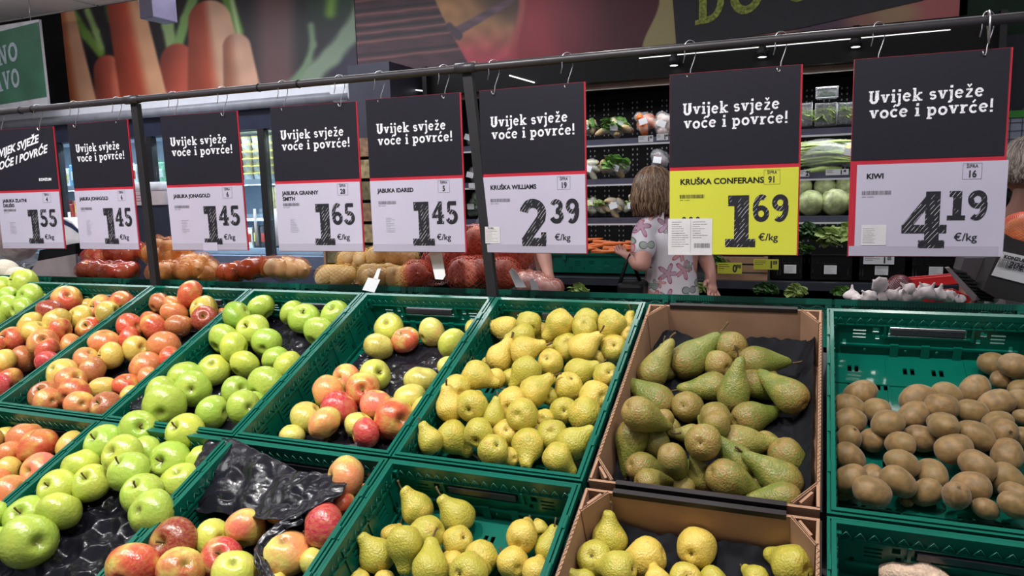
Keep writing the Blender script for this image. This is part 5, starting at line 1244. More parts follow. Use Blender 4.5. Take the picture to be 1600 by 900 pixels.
# crates on the deck
def flat_mat(x, y, z): return Matrix(((0, -1, 0, x), (1, 0, 0, y), (0, 0, 1, z), (0, 0, 0, 1)))
for i, (px, lab) in enumerate(((1012, 'dark green crate of carrots left of the woman'), (884, 'green crate half hidden by the 2.39 sign beyond the onions'))):
    P = onY(px, 400, 4.15); crate('plastic_crate', lab, flat_mat(P.x, 4.15, 1.128), group='green crates on the far deck')
cm = MB().lathe(interp([(0, 0), (.5, .03), (1, .12), (.9, .6), (.6, 1.5), (.25, 2.3), (0, 2.5)], 14), 10).mesh('carrot', M['carrot'])
rr = random.Random(5)
cx = onY(955, 395, 4.3)
for k in range(27):
    kr, kc = divmod(k, 9)
    o = inst('carrot', cm, None, (cx.x-.30+.052*kc+rr.uniform(-.01, .01), 4.2+.09*kr+rr.uniform(-.02, .02), 1.128+.012*kr+rr.uniform(0, .016)+.016*(kc % 2))); s = .014*rr.uniform(.9, 1.2); o.scale = (s, s, s*4.4)
    o.rotation_euler = (PI/2+rr.uniform(-.15, .15), 0, PI/2+rr.uniform(-.5, .5)); tag(o, f'orange carrot, {ORD[kc]} from left, {["front", "middle", "rear"][kr]} layer, crate left of the woman', 'carrot', 'loose carrots in the crate')
def black_crate(px, lab, z=1.0, w=.20):
    P = onY(px, 403, 4.12); t = empty('black_crate', (P.x, 4.12, z), lab, 'crate', 'black crates on the far deck')
    mb = MB(); h = [(-w/2+.03+i*.03, -w/2+.05+i*.03, .085, .115) for i in range(5)]+[(-w/2+.035, -w/2+.041, .02, .06), (-w/2+.048, -w/2+.054, .02, .06), (w/2-.041, w/2-.035, .02, .06), (w/2-.054, w/2-.048, .02, .06)]
    panel(mb, -w/2, w/2, 0, .13, 0, .008, h, lambda u, v, q: (u, q, v)); mb.box((-w/2, -.006, .0), (w/2, .0, .008)); mb.box((-w/2, -.006, .122), (w/2, .0, .13))
    mb.build('front_wall', M['black'], t); MB().box((-w/2, 0, 0), (-w/2+.008, .3, .13)).build('side_wall', M['black'], t); MB().box((w/2-.008, 0, 0), (w/2, .3, .13)).build('side_wall', M['black'], t); MB().box((-w/2, 0, 0), (w/2, .3, .008)).build('floor_plate', M['black'], t)
    l = MB().box((-.03, -.009, .03), (.03, -.006, .075)).build('paper_label', M['notewhite'], t); mb = MB(); lines(mb, -.025, .066, .045, 5, .008, .001, -.0095, int(px)); mb.build('label_print', M['print'], l)
for px, lab in ((1298, 'black slatted crate with a white label under the lettuce'), (1378, 'black slatted crate behind the 1.05 label'), (1463, 'black slatted crate with a white label left of the labelled box'), (1235, 'low black crate right of the yellow 1.09 label')): black_crate(px, lab, 1.005, .27 if px > 1240 else .2)
P = onY(1168, 410, 4.05); t = empty('wooden_crate', (P.x, 4.05, 1.0), 'brown wooden slat crate between the two yellow shelf labels', 'crate')
for z in (0, .045, .09): MB().box((-.22, 0, z), (.10, .01, z+.035)).build('slat', M['kraft'], t)
for x in (-.22, .08): MB().box((x, .01, 0), (x+.02, .03, .125)).build('corner_post', M['kraft'], t)

# ================================================================== fridges at left
YF = 4.2
GL_ = NT('door_glass'); tr = GL_.n('ShaderNodeBsdfTransparent'); tr.inputs[0].default_value = (.86, .93, .96, 1); mx = GL_.n('ShaderNodeMixShader'); gl = GL_.n('ShaderNodeBsdfGlossy'); gl.inputs['Roughness'].default_value = .05
mx.inputs[0].default_value = .12; GL_.l(tr.outputs[0], mx.inputs[1]); GL_.l(gl.outputs[0], mx.inputs[2]); GL_.l(mx.outputs[0], GL_.out.inputs[0])
M['ice'] = mat('ice_white_metal', srgb(196, 208, 224), .3, var=.03); M['navy'] = mat('dark_blue_fascia', srgb(44, 48, 70), .35); M['fwhite'] = mat('fridge_white', srgb(232, 232, 240), .35, var=.02)
t = empty('glass_door_fridge', (0, 0, 0), 'long white-topped fridge with glass doors behind the left signs', 'fridge')
FX0, FX1 = -6.6, -2.95
MB().box((FX0, 4.85, .2), (FX1, 4.9, 2.05)).build('back_panel', mat('fridge_liner', srgb(150, 168, 186), .4), t)
MB().box((FX0, YF-.04, 2.135), (FX1+.14, 4.9, 2.225)).build('canopy', M['fwhite'], t)
MB().tube([(FX0, YF-.05, 2.135), (FX1+.15, YF-.05, 2.135)], .034, 16).build('canopy_tube', mat('grey_tube', srgb(150, 150, 160), .35), t)
bevel(MB().box((FX1+.0, YF-.08, 2.10), (FX1+.17, YF+.1, 2.225)).build('canopy_end_cap', M['fwhite'], t), .03, 4)
MB().box((FX0, YF-.02, 1.97), (FX1, YF+.10, 2.11)).build('fascia', M['navy'], t)
MB().box((FX0, YF+.02, 1.96), (FX1, YF+.3, 1.975)).build('top_frame', M['ice'], t)
MB().box((FX0, YF-.03, 1.00), (FX1, YF+.06, 1.085)).build('bottom_frame', mat('blue_grey_metal', srgb(120, 130, 156), .3, metal=.3), t)
MB().box((FX0, YF-.06, .0), (FX1, YF+.02, 1.0)).build('lower_panel', mat('blue_grey_panel', srgb(66, 72, 96), .35), t)
MB().box((FX1, YF, .0), (FX1+.04, 4.9, 2.1)).build('side_panel', M['navy'], t)
for z in (1.62, 1.365, 1.12):
    s = MB().box((FX0, 4.32, z-.015), (FX1, 4.85, z)).build('shelf', M['ice'], t)
    MB().box((FX0, 4.30, z-.035), (FX1, 4.32, z+.01)).build('shelf_rail', M['ice'], s)
for x in (-5.62, -4.62, -3.57, -6.55):
    MB().box((x-.028, YF-.02, 1.085), (x+.028, YF+.03, 1.97)).build('door_mullion', M['dark'], t)
for x0, x1 in ((-6.5, -5.65), (-5.59, -4.65), (-4.59, -3.6), (-3.54, FX1)):
    d = MB().box((x0, YF, 1.09), (x1, YF+.006, 1.965)).build('door_glass', GL_.m, t)
    for hx in (x0+.06, x1-.06): MB().tube([(hx, YF-.03, 1.16), (hx, YF-.03, 1.42)], .010, 10).build('door_handle', M['notewhite'], d)
area('fridge_lamp', (-4.8, 4.27, 1.93), 3.4, .05, 16, (.82, .92, 1), (math.radians(20), 0, 0)); area('fridge_lamp', (-4.8, 4.27, 1.34), 3.4, .03, 10, (.82, .92, 1), (math.radians(20), 0, 0)); area('fridge_lamp', (-4.8, 4.27, 1.585), 3.4, .03, 8, (.82, .92, 1), (math.radians(20), 0, 0))
cols = [srgb(226, 206, 90), srgb(214, 214, 208), srgb(206, 196, 150), srgb(90, 150, 190), srgb(180, 60, 50), srgb(120, 170, 140)]
pm = [mat('pack_print_%d' % i, c, .4, var=.2, vs=40) for i, c in enumerate(cols)]
tub = MB().lathe([(.001, 0), (.034, 0), (.040, .045), (.042, .047), (.042, .052), (.001, .052)], 14).mesh('tub', pm[1]); lid = MB().lathe([(.001, .056), (.043, .056), (.043, .048)], 14).mesh('tub_lid', pm[0])
box_ = MB().box((-.042, -.03, 0), (.042, .03, .05)).mesh('carton', pm[2]); lb_ = MB().box((-.022, -.031, .012), (.022, -.0301, .036)).mesh('carton_label', pm[0])
for r_, (z, n_, h_) in enumerate(((1.622, 6, .052), (1.367, 4, .05))):
    for k in range(8):
        for q in range(n_):
            x = -3.98+k*.095
            if abs(x+3.57) < .0: continue
            if r_ == 0:
                o = inst('yogurt_tub', tub, None, (x, 4.40, z+q*.053)); inst('tub_lid', lid, o)
                tag(o, f'white tub, yellow lid, {ORD[q]} up in the {ORD[k]} stack of the upper fridge shelf', 'tub', 'tubs on the upper fridge shelf')
            elif k > 2:
                o = inst('small_carton', box_, None, (x, 4.40, z+q*.051)); inst('carton_label', lb_, o)
                tag(o, f'cream carton, yellow label, {ORD[q]} up in {ORD[k-3]} stack of the middle fridge shelf', 'carton', 'cartons on the middle fridge shelf')
def packs(x0, x1, z, n, hh, mats_, grp, lab, seed, Y=4.42):
    r = random.Random(seed)
    for k in range(n):
        x = x0+(x1-x0)*(k+.5)/n; h = hh*r.uniform(.75, 1); w_ = (x1-x0)/n*.42; m_ = r.choice(mats_)
        o = MB().box((-w_, -.04, 0), (w_, .04, h)).build('food_pack', m_, None, (x, Y, z)); bevel(o, .006, 2)
        MB().box((-w_*.7, -.0412, h*.3), (w_*.7, -.0404, h*.7)).build('pack_label', r.choice([pm[1], pm[0], pm[4]]), o)
        tag(o, f'{(ORD+["thirteenth"])[k]} from left, {lab}', 'package', grp)
packs(-5.95, -4.7, 1.622, 13, .20, [pm[3], pm[1], pm[5]], 'blue and white packs, top left fridge shelf', 'blue or white pack, top fridge shelf by the leftmost signs', 1)
packs(-5.95, -4.75, 1.367, 12, .15, [pm[4], mat('orange_print', srgb(214, 110, 60), .4), mat('brown_print', srgb(110, 74, 60), .4)], 'brown and orange packs, middle left fridge shelf', 'brown or orange pack, middle fridge shelf by the leftmost signs', 2)
packs(-5.95, -4.75, 1.122, 9, .16, [pm[1], pm[2]], 'pale packs, lower left fridge shelf', 'pale pack, lower fridge shelf by the leftmost signs', 3)
packs(-4.55, -4.02, 1.622, 5, .22, [mat('navy_pack', srgb(40, 56, 96), .4), pm[2], mat('orange_print_b', srgb(226, 120, 70), .4)], 'tall packs right of the left post', 'tall dark blue or orange pack right of the left post', 4)
packs(-3.95, -3.68, 1.122, 4, .17, [mat('dark_pack', srgb(52, 52, 58), .3), pm[1]], 'dark packs behind the door handles', 'dark pack behind the white fridge door handle', 5)
packs(-3.50, -3.05, 1.122, 5, .17, [mat('grey_pack', srgb(110, 120, 130), .3)], 'grey packs behind the rightmost fridge door', 'grey pack behind the rightmost fridge door', 6)
# white rounded machine over a box
P = onY(240, 292, 4.05); t = empty('small_scale', (0, 0, 0), 'white rounded device on a pale box right of the left post', 'device')
bevel(MB().box((P.x-.16, 4.0, P.z-.03), (P.x+.12, 4.14, P.z+.035)).build('white_cover', M['softwhite'], t), .03, 4)
MB().box((P.x-.18, 3.99, P.z-.13), (P.x+.16, 4.14, P.z-.03)).build('pale_box', mat('pinkish_box', srgb(196, 180, 184), .5), t)
MB().box((P.x-.20, 4.0, .0), (P.x+.22, 4.14, P.z-.13)).build('dark_stand', mat('dark_blue_stand', srgb(48, 50, 66), .4), t)
mb = MB(); lines(mb, P.x-.15, P.z-.06, .2, 3, .02, .003, 3.988, 4); mb.build('box_print', M['red'], t)
# dark column and brown rack between the fridge and the shelving
tag(MB().box((-2.72, 4.02, 0), (-2.42, 4.6, 2.3)).build('wall_pillar', mat('slate_column', srgb(58, 58, 72), .5)), 'dark slate column above the left 1.45 sign', 'column')
t = empty('snack_rack', (0, 0, 0), 'narrow rack of brown packs between the 1.65 and 1.45 signs', 'rack')
for k in range(7): MB().box((-2.84, 3.86, .95+k*.13), (-2.45, 3.97, 1.06+k*.13)).build('brown_pack', mat('rack_pack_%d' % k, [srgb(150, 116, 90), srgb(120, 110, 80), srgb(170, 150, 110)][k % 3], .5, var=.25, vs=30), t)
for x in (-2.86, -2.44): MB().box((x, 3.85, 0), (x+.015, 3.98, 1.86)).build('rack_side', M['kraft'], t)
# ================================================================== printed banners
def sstep(a, b, x): q = np.clip((x-a)/(b-a), 0, 1); return q*q*(3-2*q)
def lin(c): c = np.array(c, float)/255; return np.where(c <= .04045, c/12.92, ((c+.055)/1.055)**2.4)
def print_mesh(name, x0, x1, z0, z1, Y, nx, nz_, paint):
    xs = np.linspace(x0, x1, nx+1); zs = np.linspace(z0, z1, nz_+1)
    mb = MB(); me = None
    vs = [(x, Y, z) for z in zs for x in xs]; W = nx+1
    fs = [(j*W+i, j*W+i+1, (j+1)*W+i+1, (j+1)*W+i) for j in range(nz_) for i in range(nx)]
    mb.add(vs, fs); n = NT(name+'_print'); at = n.n('ShaderNodeAttribute', attribute_name='ink'); n.l(at.outputs['Color'], n.b.inputs['Base Color']); n.set(Roughness=.45)
    me = mb.mesh(name, n.m)
    X = np.array([v[0] for v in vs]); Z = np.array([v[2] for v in vs])
    # position on the print expressed in design units (u across, v down)
    p = np.stack([X, np.full_like(X, Y), Z-1.52], 1); f_ = p@np.array(fw); u = 800+FPX*(p@np.array(rt))/f_; v = 450+FPX*(p@np.array(dn))/f_
    C = paint(u, v)
    ca = me.color_attributes.new('ink', 'FLOAT_COLOR', 'POINT'); buf = np.ones((len(vs), 4), np.float32); buf[:, :3] = lin(C); ca.data.foreach_set('color', buf.ravel()); return me
def over(C, a, col): a = np.clip(a, 0, 1)[:, None]; return C*(1-a)+np.array(col, float)*a if np.ndim(col) == 1 else C*(1-a)+col*a
def caps(u, v, x0, y0, r0, x1, y1, r1):
    dx, dy = x1-x0, y1-y0; L2 = dx*dx+dy*dy; t = np.clip(((u-x0)*dx+(v-y0)*dy)/L2, 0, 1); r = r0+(r1-r0)*t
    d = np.hypot(u-x0-dx*t, v-y0-dy*t)-r; s = ((u-x0)*dy-(v-y0)*dx)/math.sqrt(L2)/r
    return d, -s*-1, t
def fnoise(u, v, s, seed=0):
    return np.array([mnoise.noise(Vector((a*s, b*s, seed))) for a, b in zip(u, v)])
def carrots(u, v):
    C = np.tile(np.array([30., 26, 32]), (len(u), 1)); n1 = fnoise(u, v, .03)
    C = over(C, sstep(380, 420, u)*(1-sstep(445, 475, u)), (104, 72, 74)); C = over(C, sstep(470, 560, u)*sstep(0, 120, v)*.9, (52, 44, 70)); C = over(C, sstep(460, 500, u)*(1-sstep(0, 70, v)), (36, 60, 44))
    def green(pts, w, col, soft=4):
        nonlocal C
        for (a, b), (c, d) in zip(pts[:-1], pts[1:]):
            dd, s, t = caps(u, v, a, b, w, c, d, w); C = over(C, sstep(soft, -soft, dd), col)
    green([(112, 18), (135, 55), (157, 82)], 7, (110, 150, 60)); green([(136, 16), (150, 50), (158, 75)], 5, (150, 180, 110)); green([(168, 12), (172, 30)], 5, (60, 100, 50))
    green([(255, -10), (262, 40), (270, 80)], 9, (150, 180, 120)); green([(305, -10), (290, 30), (278, 70)], 8, (130, 170, 100)); green([(350, -20), (372, 50)], 9, (100, 150, 60)); green([(360, -10), (375, 60)], 3, (190, 210, 160))
    def carrot(x0, y0, r0, x1, y1, r1, a, b, hl=.35, wd=.4):
        nonlocal C
        d, s, t = caps(u, v, x0, y0, r0, x1, y1, r1); col = np.array(a, float)[None]*(1-sstep(hl-wd, hl+wd*.6, s))[:, None]+np.array(b, float)[None]*sstep(hl-wd, hl+wd*.6, s)[:, None]
        col = col*(1-.28*sstep(.3, -1, s))[:, None]*(1+.10*n1)[:, None]; C = over(C, sstep(2.5, -2.5, d), col)
    carrot(168, 108, 22, 176, 200, 26, (176, 82, 66), (206, 112, 88)); carrot(100, 10, 14, 124, 190, 34, (206, 112, 68), (226, 170, 134), .1)
    carrot(278, 96, 28, 268, 190, 28, (186, 84, 66), (196, 92, 74)); carrot(196, 10, 29, 232, 190, 38, (200, 84, 60), (228, 172, 132), .25)
    carrot(328, 34, 34, 348, 180, 56, (204, 92, 66), (226, 178, 148), -.02, .3)
    carrot(370, 74, 22, 384, 190, 34, (214, 140, 110), (222, 172, 146), -.2, .5)
    green([(574, -20), (566, 20), (545, 55), (518, 88), (488, 115), (450, 145)], 14, (134, 152, 128), 7); green([(486, 40), (489, 70), (482, 95), (462, 125)], 5, (120, 146, 112), 5); green([(520, -20), (516, 20)], 8, (120, 160, 60), 8)
    return C
def apple_print(u, v):
    C = np.tile(np.array([76., 46, 56]), (len(u), 1)); w_ = v+.11*(u-560); n1 = fnoise(u, v, .02); n2 = fnoise(u*.25, v, .12, 3)
    C = C*(1+.25*n2)[:, None]
    for y0 in (2, 24, 40, 53, 67, 94, -20, -40, -60):
        C = over(C, sstep(3.2, 0, np.abs(w_-y0-1.5*n2))*.75, (168, 104, 96)); C = over(C, sstep(4, 0, np.abs(w_-y0+7))*.85, (36, 26, 36))
    edge = 680+np.where(v > 0, (v/100)**1.1*52, v*.1)
    yel = np.array([178., 128, 84]); red = np.array([186., 70, 84])
    A = sstep(-1.5, 1.5, u-edge); k = sstep(30, 95, v)[:, None]; col = yel[None]*(1-k)+red[None]*k
    col = col*(1+.2*fnoise(u, v, .05, 5))[:, None]; C = over(C, A, col)
    C = over(C, sstep(40, 0, np.hypot((u-800)/1.4, v+10)-20), (90, 62, 50))
    e2 = 812-sstep(0, 90, v)*14
    k2 = sstep(820, 990, u)[:, None]; col2 = np.array([168., 46, 62])[None]*(1-k2)+np.array([84., 32, 44])[None]*k2
    col2 = col2*(1+.10*fnoise(u, v*.5, .03, 7))[:, None]; C = over(C, sstep(-6, 6, u-e2), col2)
    C = over(C, sstep(8, 2, np.abs(u-e2-4))*sstep(120, 20, v)*.4, (222, 150, 120))
    # stem
    d, s, t = caps(u, v, 712, 50, 7, 800, 0, 5); C = over(C, sstep(2, -2, d), np.array([104., 76, 88])[None]*(1+.35*n2)[:, None]); d, s, t = caps(u, v, 702, 40, 5, 716, 56, 7); C = over(C, sstep(2, -2, d), (74, 54, 66))
    e3 = 1030-sstep(0, 80, v)*27; C = over(C, sstep(-1.5, 1.5, u-e3), (176, 160, 112))
    C = over(C, sstep(1120, 1180, u), np.array([190., 128, 112])[None]*(1+.2*n1)[:, None]); C = over(C, sstep(36, 0, np.hypot((u-1285)/1.6, v-42)-10), (96, 66, 88)); C = over(C, sstep(1380, 1460, u), (198, 106, 106))
    C = over(C, sstep(20, 0, np.hypot((u-1400)/2, v-20)-8)*.6, (190, 170, 120))
    return C
t = empty('carrot_banner', (0, 0, 0), 'wide printed banner of large blurred carrots on the back wall', 'banner')
inst('printed_face', print_mesh('printed_face', -5.81, -2.962, 2.315, 3.05, 4.498, 230, 80, carrots), t)
MB().box((-5.81, 4.5, 2.315), (-2.962, 4.53, 3.05)).build('backing_board', M['dark'], t)
t = empty('apple_banner', (0, 0, 0), 'long printed banner of a red apple on wooden planks on the back wall', 'banner')
inst('printed_face', print_mesh('printed_face', -2.957, .655, 2.312, 3.05, 4.498, 420, 90, apple_print), t)
MB().box((-2.957, 4.5, 2.312), (.655, 4.53, 3.05)).build('backing_board', M['dark'], t)
M['chgreen'] = mat('green_chalk', srgb(158, 168, 78), .7, var=.35, vs=60)
t = empty('chalk_sign', (0, 0, 0), 'tilted black sign with green chalk letters over the apple banner', 'sign')
Yc = 4.49
pA, pB_, pC_, pD_ = onY(1057, 74, Yc), onY(1250, 44, Yc), onY(1443, 0, Yc), onY(1046, -50, Yc)
top = 3.04
sl = (pC_.z-pA.z)/(pC_.x-pA.x)
vs = [(pA.x, Yc, pA.z), (pB_.x, Yc, pB_.z-.0), (pC_.x, Yc, pC_.z), (pC_.x+.35, Yc, top), (pD_.x-.02, Yc, top)]
vs = vs+[(a, Yc+.006, c) for a, b, c in vs]
MB().add(vs, [(0, 1, 2, 3, 4), (9, 8, 7, 6, 5)]+[(i, 5+i, 5+(i+1) % 5, (i+1) % 5) for i in range(5)]).build('black_board', mat('black_chalkboard', srgb(38, 36, 46), .5), t)
q0 = onY(1085, 40, Yc); q1 = onY(1125, 33, Yc)
sl_ = (onY(1190, 15, Yc).z-q0.z)/(onY(1190, 15, Yc).x-q0.x); xx = q0.x
for ch in 'DO ST':
    mb = MB(); x2 = glyph_text(mb, ch, xx, q0.z+sl_*(xx-q0.x), .215, 1.0, y=Yc-.004, slope=sl_)
    if ch != ' ': mb.build('chalk_letter', M['chgreen'], t)
    xx = x2
# green sign at far left
t = empty('green_sign', (0, 0, 0), 'dark green and white sign with pale slab letters at top left', 'sign')
Yg = 4.0; gx1 = onY(68, 100, Yg).x
g = [onY(-60, 62, Yg), onY(60, 31, Yg), onY(76, 164, Yg), onY(-60, 176, Yg)]
x0g, x1g = -6.6, gx1
MB().box((x0g, Yg, 2.24), (x1g, Yg+.02, 2.86)).build('white_board', mat('pale_sign_board', srgb(186, 184, 190), .5), t)
mb = MB(); n_ = 20
P = lambda px, py: onY(px, py, Yg-.002)
a, b, c, d = P(-90, 72), P(61, 34), P(75, 151), P(-90, 178)
a.x = x0g; d.x = x0g; b.x = x1g; c.x = x1g
mb.add([a, b, c, d], [(3, 2, 1, 0)]); mb.build('green_field', mat('green_sign_print', srgb(60, 104, 82), .5, var=.15, vs=3), t)
mb = MB(); z1 = P(5, 104); z2 = P(5, 142); hl = (P(30, 70).z-P(30, 100).z)*.98
lt = P(1, 103); glyph_text(mb, 'NO', lt.x-.02, lt.z-.0, hl, .92, y=Yg-.004, slope=.12); lt = P(-14, 146); glyph_text(mb, 'AVO', lt.x+.055, lt.z, hl, .80, y=Yg-.004, slope=.10)
mb.build('sign_letters', mat('pale_letters', srgb(160, 170, 180), .6, var=.1, vs=80), t)
for x in (x0g+.3, x1g-.1): MB().tube([(x, Yg+.01, 2.86), (x, Yg+.01, CEIL)], .004, 6).build('hanging_wire', M['wire'], t)
# small hanging lit sign at top
P0 = onY(235, 10, 3.0)
t = empty('hanging_lamp_box', (0, 0, 0), 'small hanging box with a violet lit face at the top', 'lamp')
o = bevel(MB().box((P0.x-.06, 2.98, 2.44), (P0.x+.035, 3.14, 2.62)).build('lamp_housing', mat('violet_grey_housing', srgb(120, 112, 138), .4), t), .004)
MB().box((P0.x-.062, 2.985, 2.45), (P0.x-.0605, 3.135, 2.61)).build('lit_face', mat('violet_glow', srgb(150, 130, 240), .4, emis=.9, var=0), t)
MB().tube([(P0.x-.01, 3.06, 2.62), (P0.x-.01, 3.06, CEIL)], .006, 8).build('hanging_rod', M['dark'], t)
MB().box((P0.x+.0, 2.975, 2.585), (P0.x+.03, 2.98, 2.615)).build('corner_badge', M['black'], t)
# wire lattice panel and green strip at far right
pg = onY(1585, 200, 4.4)
t = empty('price_board', (0, 0, 0), 'white grid board under a bright green strip at far right', 'board')
MB().box((pg.x-.12, 4.4, 1.45), (pg.x+.6, 4.42, onY(1585, 185, 4.4).z)).build('grid_board', mat('pale_grey_board', srgb(160, 166, 184), .5), t)
mb = MB()
for k in range(14): mb.box((pg.x-.12+k*.05, 4.395, 1.45), (pg.x-.117+k*.05, 4.40, 1.84))
for k in range(10): mb.box((pg.x-.12, 4.395, 1.45+k*.04), (pg.x+.6, 4.40, 1.453+k*.04))
mb.build('grid_lines', M['print'], t)
MB().box((pg.x-.12, 4.39, onY(1585, 184, 4.4).z), (pg.x+.6, 4.42, onY(1585, 173, 4.4).z)).build('green_strip', mat('bright_green_strip', srgb(60, 150, 50), .5), t)
MB().box((pg.x-.2, 4.43, 1.4), (pg.x+1.2, 4.5, 2.2)).build('dark_backing', mat('dark_navy_backing', srgb(26, 28, 40), .6), t)

# ================================================================== people
M['skin'] = mat('skin', srgb(204, 150, 136), .5, var=.05, vs=9); M['skin2'] = mat('tanned_skin', srgb(150, 100, 84), .5, var=.05, vs=9)
def skin_mesh(name, verts, edges, root, m, parent, sub=2):
    me = bpy.data.meshes.new(name); me.from_pydata([tuple(v[0]) for v in verts], edges, []); me.update()
    o = bpy.data.objects.new(name, me); COL.objects.link(o); o.parent = parent
    sk = o.modifiers.new('skin', 'SKIN'); sk.use_smooth_shade = True
    for i, v in enumerate(verts):
        r = v[1]; d = me.skin_vertices[0].data[i]; d.radius = (r, r) if not isinstance(r, tuple) else r
        d.use_root = (i == root)
    o.modifiers.new('sub', 'SUBSURF').levels = sub; o.modifiers[-1].render_levels = sub
    me.materials.append(m); return o
def floral():
    n = NT('floral_shirt_cloth'); tc = n.n('ShaderNodeTexCoord').outputs['Object']
    c = (.93, .90, .94, 1); c = n.mix(n.noise(tc, 8, 2), srgb(236, 230, 236), srgb(218, 212, 224))
    sp = n.n('ShaderNodeSeparateXYZ'); n.l(tc, sp.inputs[0])
    def layer(c, sc, off, petals, r0, r1, cols, keep, rnd=.9):
        cb = n.n('ShaderNodeCombineXYZ'); n.l(n.math('ADD', sp.outputs[0], n.math('MULTIPLY', sp.outputs[1], .45)), cb.inputs[0]); n.l(n.math('ADD', sp.outputs[2], off), cb.inputs[1])
        v = n.voro(cb.outputs[0], sc); v.voronoi_dimensions = '2D'; v.inputs['Randomness'].default_value = rnd
        sub = n.n('ShaderNodeVectorMath', operation='SUBTRACT'); mul = n.n('ShaderNodeVectorMath', operation='SCALE'); mul.inputs['Scale'].default_value = 1.0
        n.l(cb.outputs[0], sub.inputs[0]); n.l(v.outputs['Position'], sub.inputs[1]); s2 = n.n('ShaderNodeSeparateXYZ'); n.l(sub.outputs[0], s2.inputs[0])
        an = n.math('ARCTAN2', s2.outputs[1], s2.outputs[0]); lob = n.math('MULTIPLY_ADD', n.math('COSINE', n.math('MULTIPLY', an, petals)), .5, .5)
        lim = n.math('MULTIPLY_ADD', lob, r1-r0, r0); d = v.outputs['Distance']
        q = n.math('SUBTRACT', lim, d); inside = n.step(q, -.01, .02)
        rim = n.math('MULTIPLY', inside, n.step(q, .09, .03))
        cs = n.n('ShaderNodeSeparateColor'); n.l(v.outputs['Color'], cs.inputs[0])
        kp = n.step(cs.outputs[1], keep, keep+.02)
        col = n.ramp(cs.outputs[0], [(0, cols[0]), (.34, cols[1]), (.67, cols[2])]); 
        e = n.t.nodes[-1]; 
        c = n.mix(n.math('MULTIPLY', n.math('MULTIPLY', inside, kp), .8), c, n.mix(.22, col, (1, 1, 1, 1)))
        return n.mix(n.math('MULTIPLY', n.math('MULTIPLY', rim, kp), .95), c, col)
    c = layer(c, 9.5, .3, 2, .08, .42, [srgb(70, 100, 76), srgb(96, 116, 90), srgb(60, 70, 74)], .45)
    c = layer(c, 8.5, 0, 5, .16, .46, [srgb(190, 40, 84), srgb(140, 44, 120), srgb(196, 60, 70)], .10)
    c = layer(c, 12, .77, 4, .10, .34, [srgb(216, 110, 100), srgb(120, 40, 100), srgb(90, 120, 96)], .6)
    n.set(Base_Color=c, Roughness=.75); return n.m
def hand(V, E_, wi, wrist, d, side, curl, sc=1.0):
    d = d.normalized(); side = (side-d*side.dot(d)).normalized(); nrm = d.cross(side)
    V.append((wrist+d*.045*sc, (.026*sc, .016*sc))); pi_ = len(V)-1; E_.append((wi, pi_)); V.append((wrist+d*.075*sc, (.030*sc, .014*sc))); p2 = len(V)-1; E_.append((pi_, p2))
    for k, (off, L) in enumerate(((-.027, .058), (-.009, .068), (.009, .064), (.026, .050))):
        b = wrist+d*.080*sc+side*off*sc; prev = p2
        for j, fr in enumerate((.35, .7, 1)):
            q = b+d*L*fr*(1-curl*.35*fr)*sc+nrm*curl*L*fr*fr*.8*sc
            V.append((q, .0095*sc*(1-.2*fr))); E_.append((prev, len(V)-1)); prev = len(V)-1
    V.append((wrist+d*.035*sc-side*.035*sc, .011*sc)); E_.append((pi_, len(V)-1)); V.append((wrist+d*.062*sc-side*.050*sc+nrm*.01*sc, .0095*sc)); E_.append((len(V)-2, len(V)-1))
def hair_mesh(c, f, r_, length, m, parent, seed=1, n=520, w_=.0062):
    rr = random.Random(seed); mb = MB(); rgt = f.cross(Vector((0, 0, 1))).normalized(); up = Vector((0, 0, 1))
    def skull(u, v): # u azimuth from forward, v polar from top
        return c+(f*math.cos(u)*1.02*math.sin(v)+rgt*math.sin(u)*.88*math.sin(v)+up*math.cos(v)*1.08)*r_
    mb.grid(lambda a, b: c+((skull(PI*.22+a*2*PI*.78, .02+b*1.75)-c)*1.05), 26, 14)
    mb.grid(lambda a, b: c+((skull(a*2*PI, .02+b*1.05)-c)*1.06), 26, 8)
    for k in range(n):
        u = rr.uniform(PI*.26, 2*PI-PI*.26); u0 = u+rr.uniform(-.3, .3); pts = []
        v0 = rr.uniform(.05, 1.2)
        for j in range(9):
            q = j/8; v = v0+(1.62-v0)*min(1, q*1.5)
            p = c+(skull(u0+(u-u0)*q, v)-c)*(1.06+.05*rr.random()*q)
            if q > .66: z = (q-.66)/.34; p = c+(skull(u, 1.62)-c)*(1.10+.06*math.sin(z*3.0)-.08*z)-up*(length*z*rr.uniform(.85, 1.05)); p += rgt*.007*math.sin(z*7+k)+f*.004*math.sin(z*8+k*2)
            pts.append(p)
        mb.tube(pts, [w_*.6, w_, w_, w_, w_, w_, w_*.9, w_*.7, w_*.2], 4, k % 3)
    return mb.build('hair', m, parent)
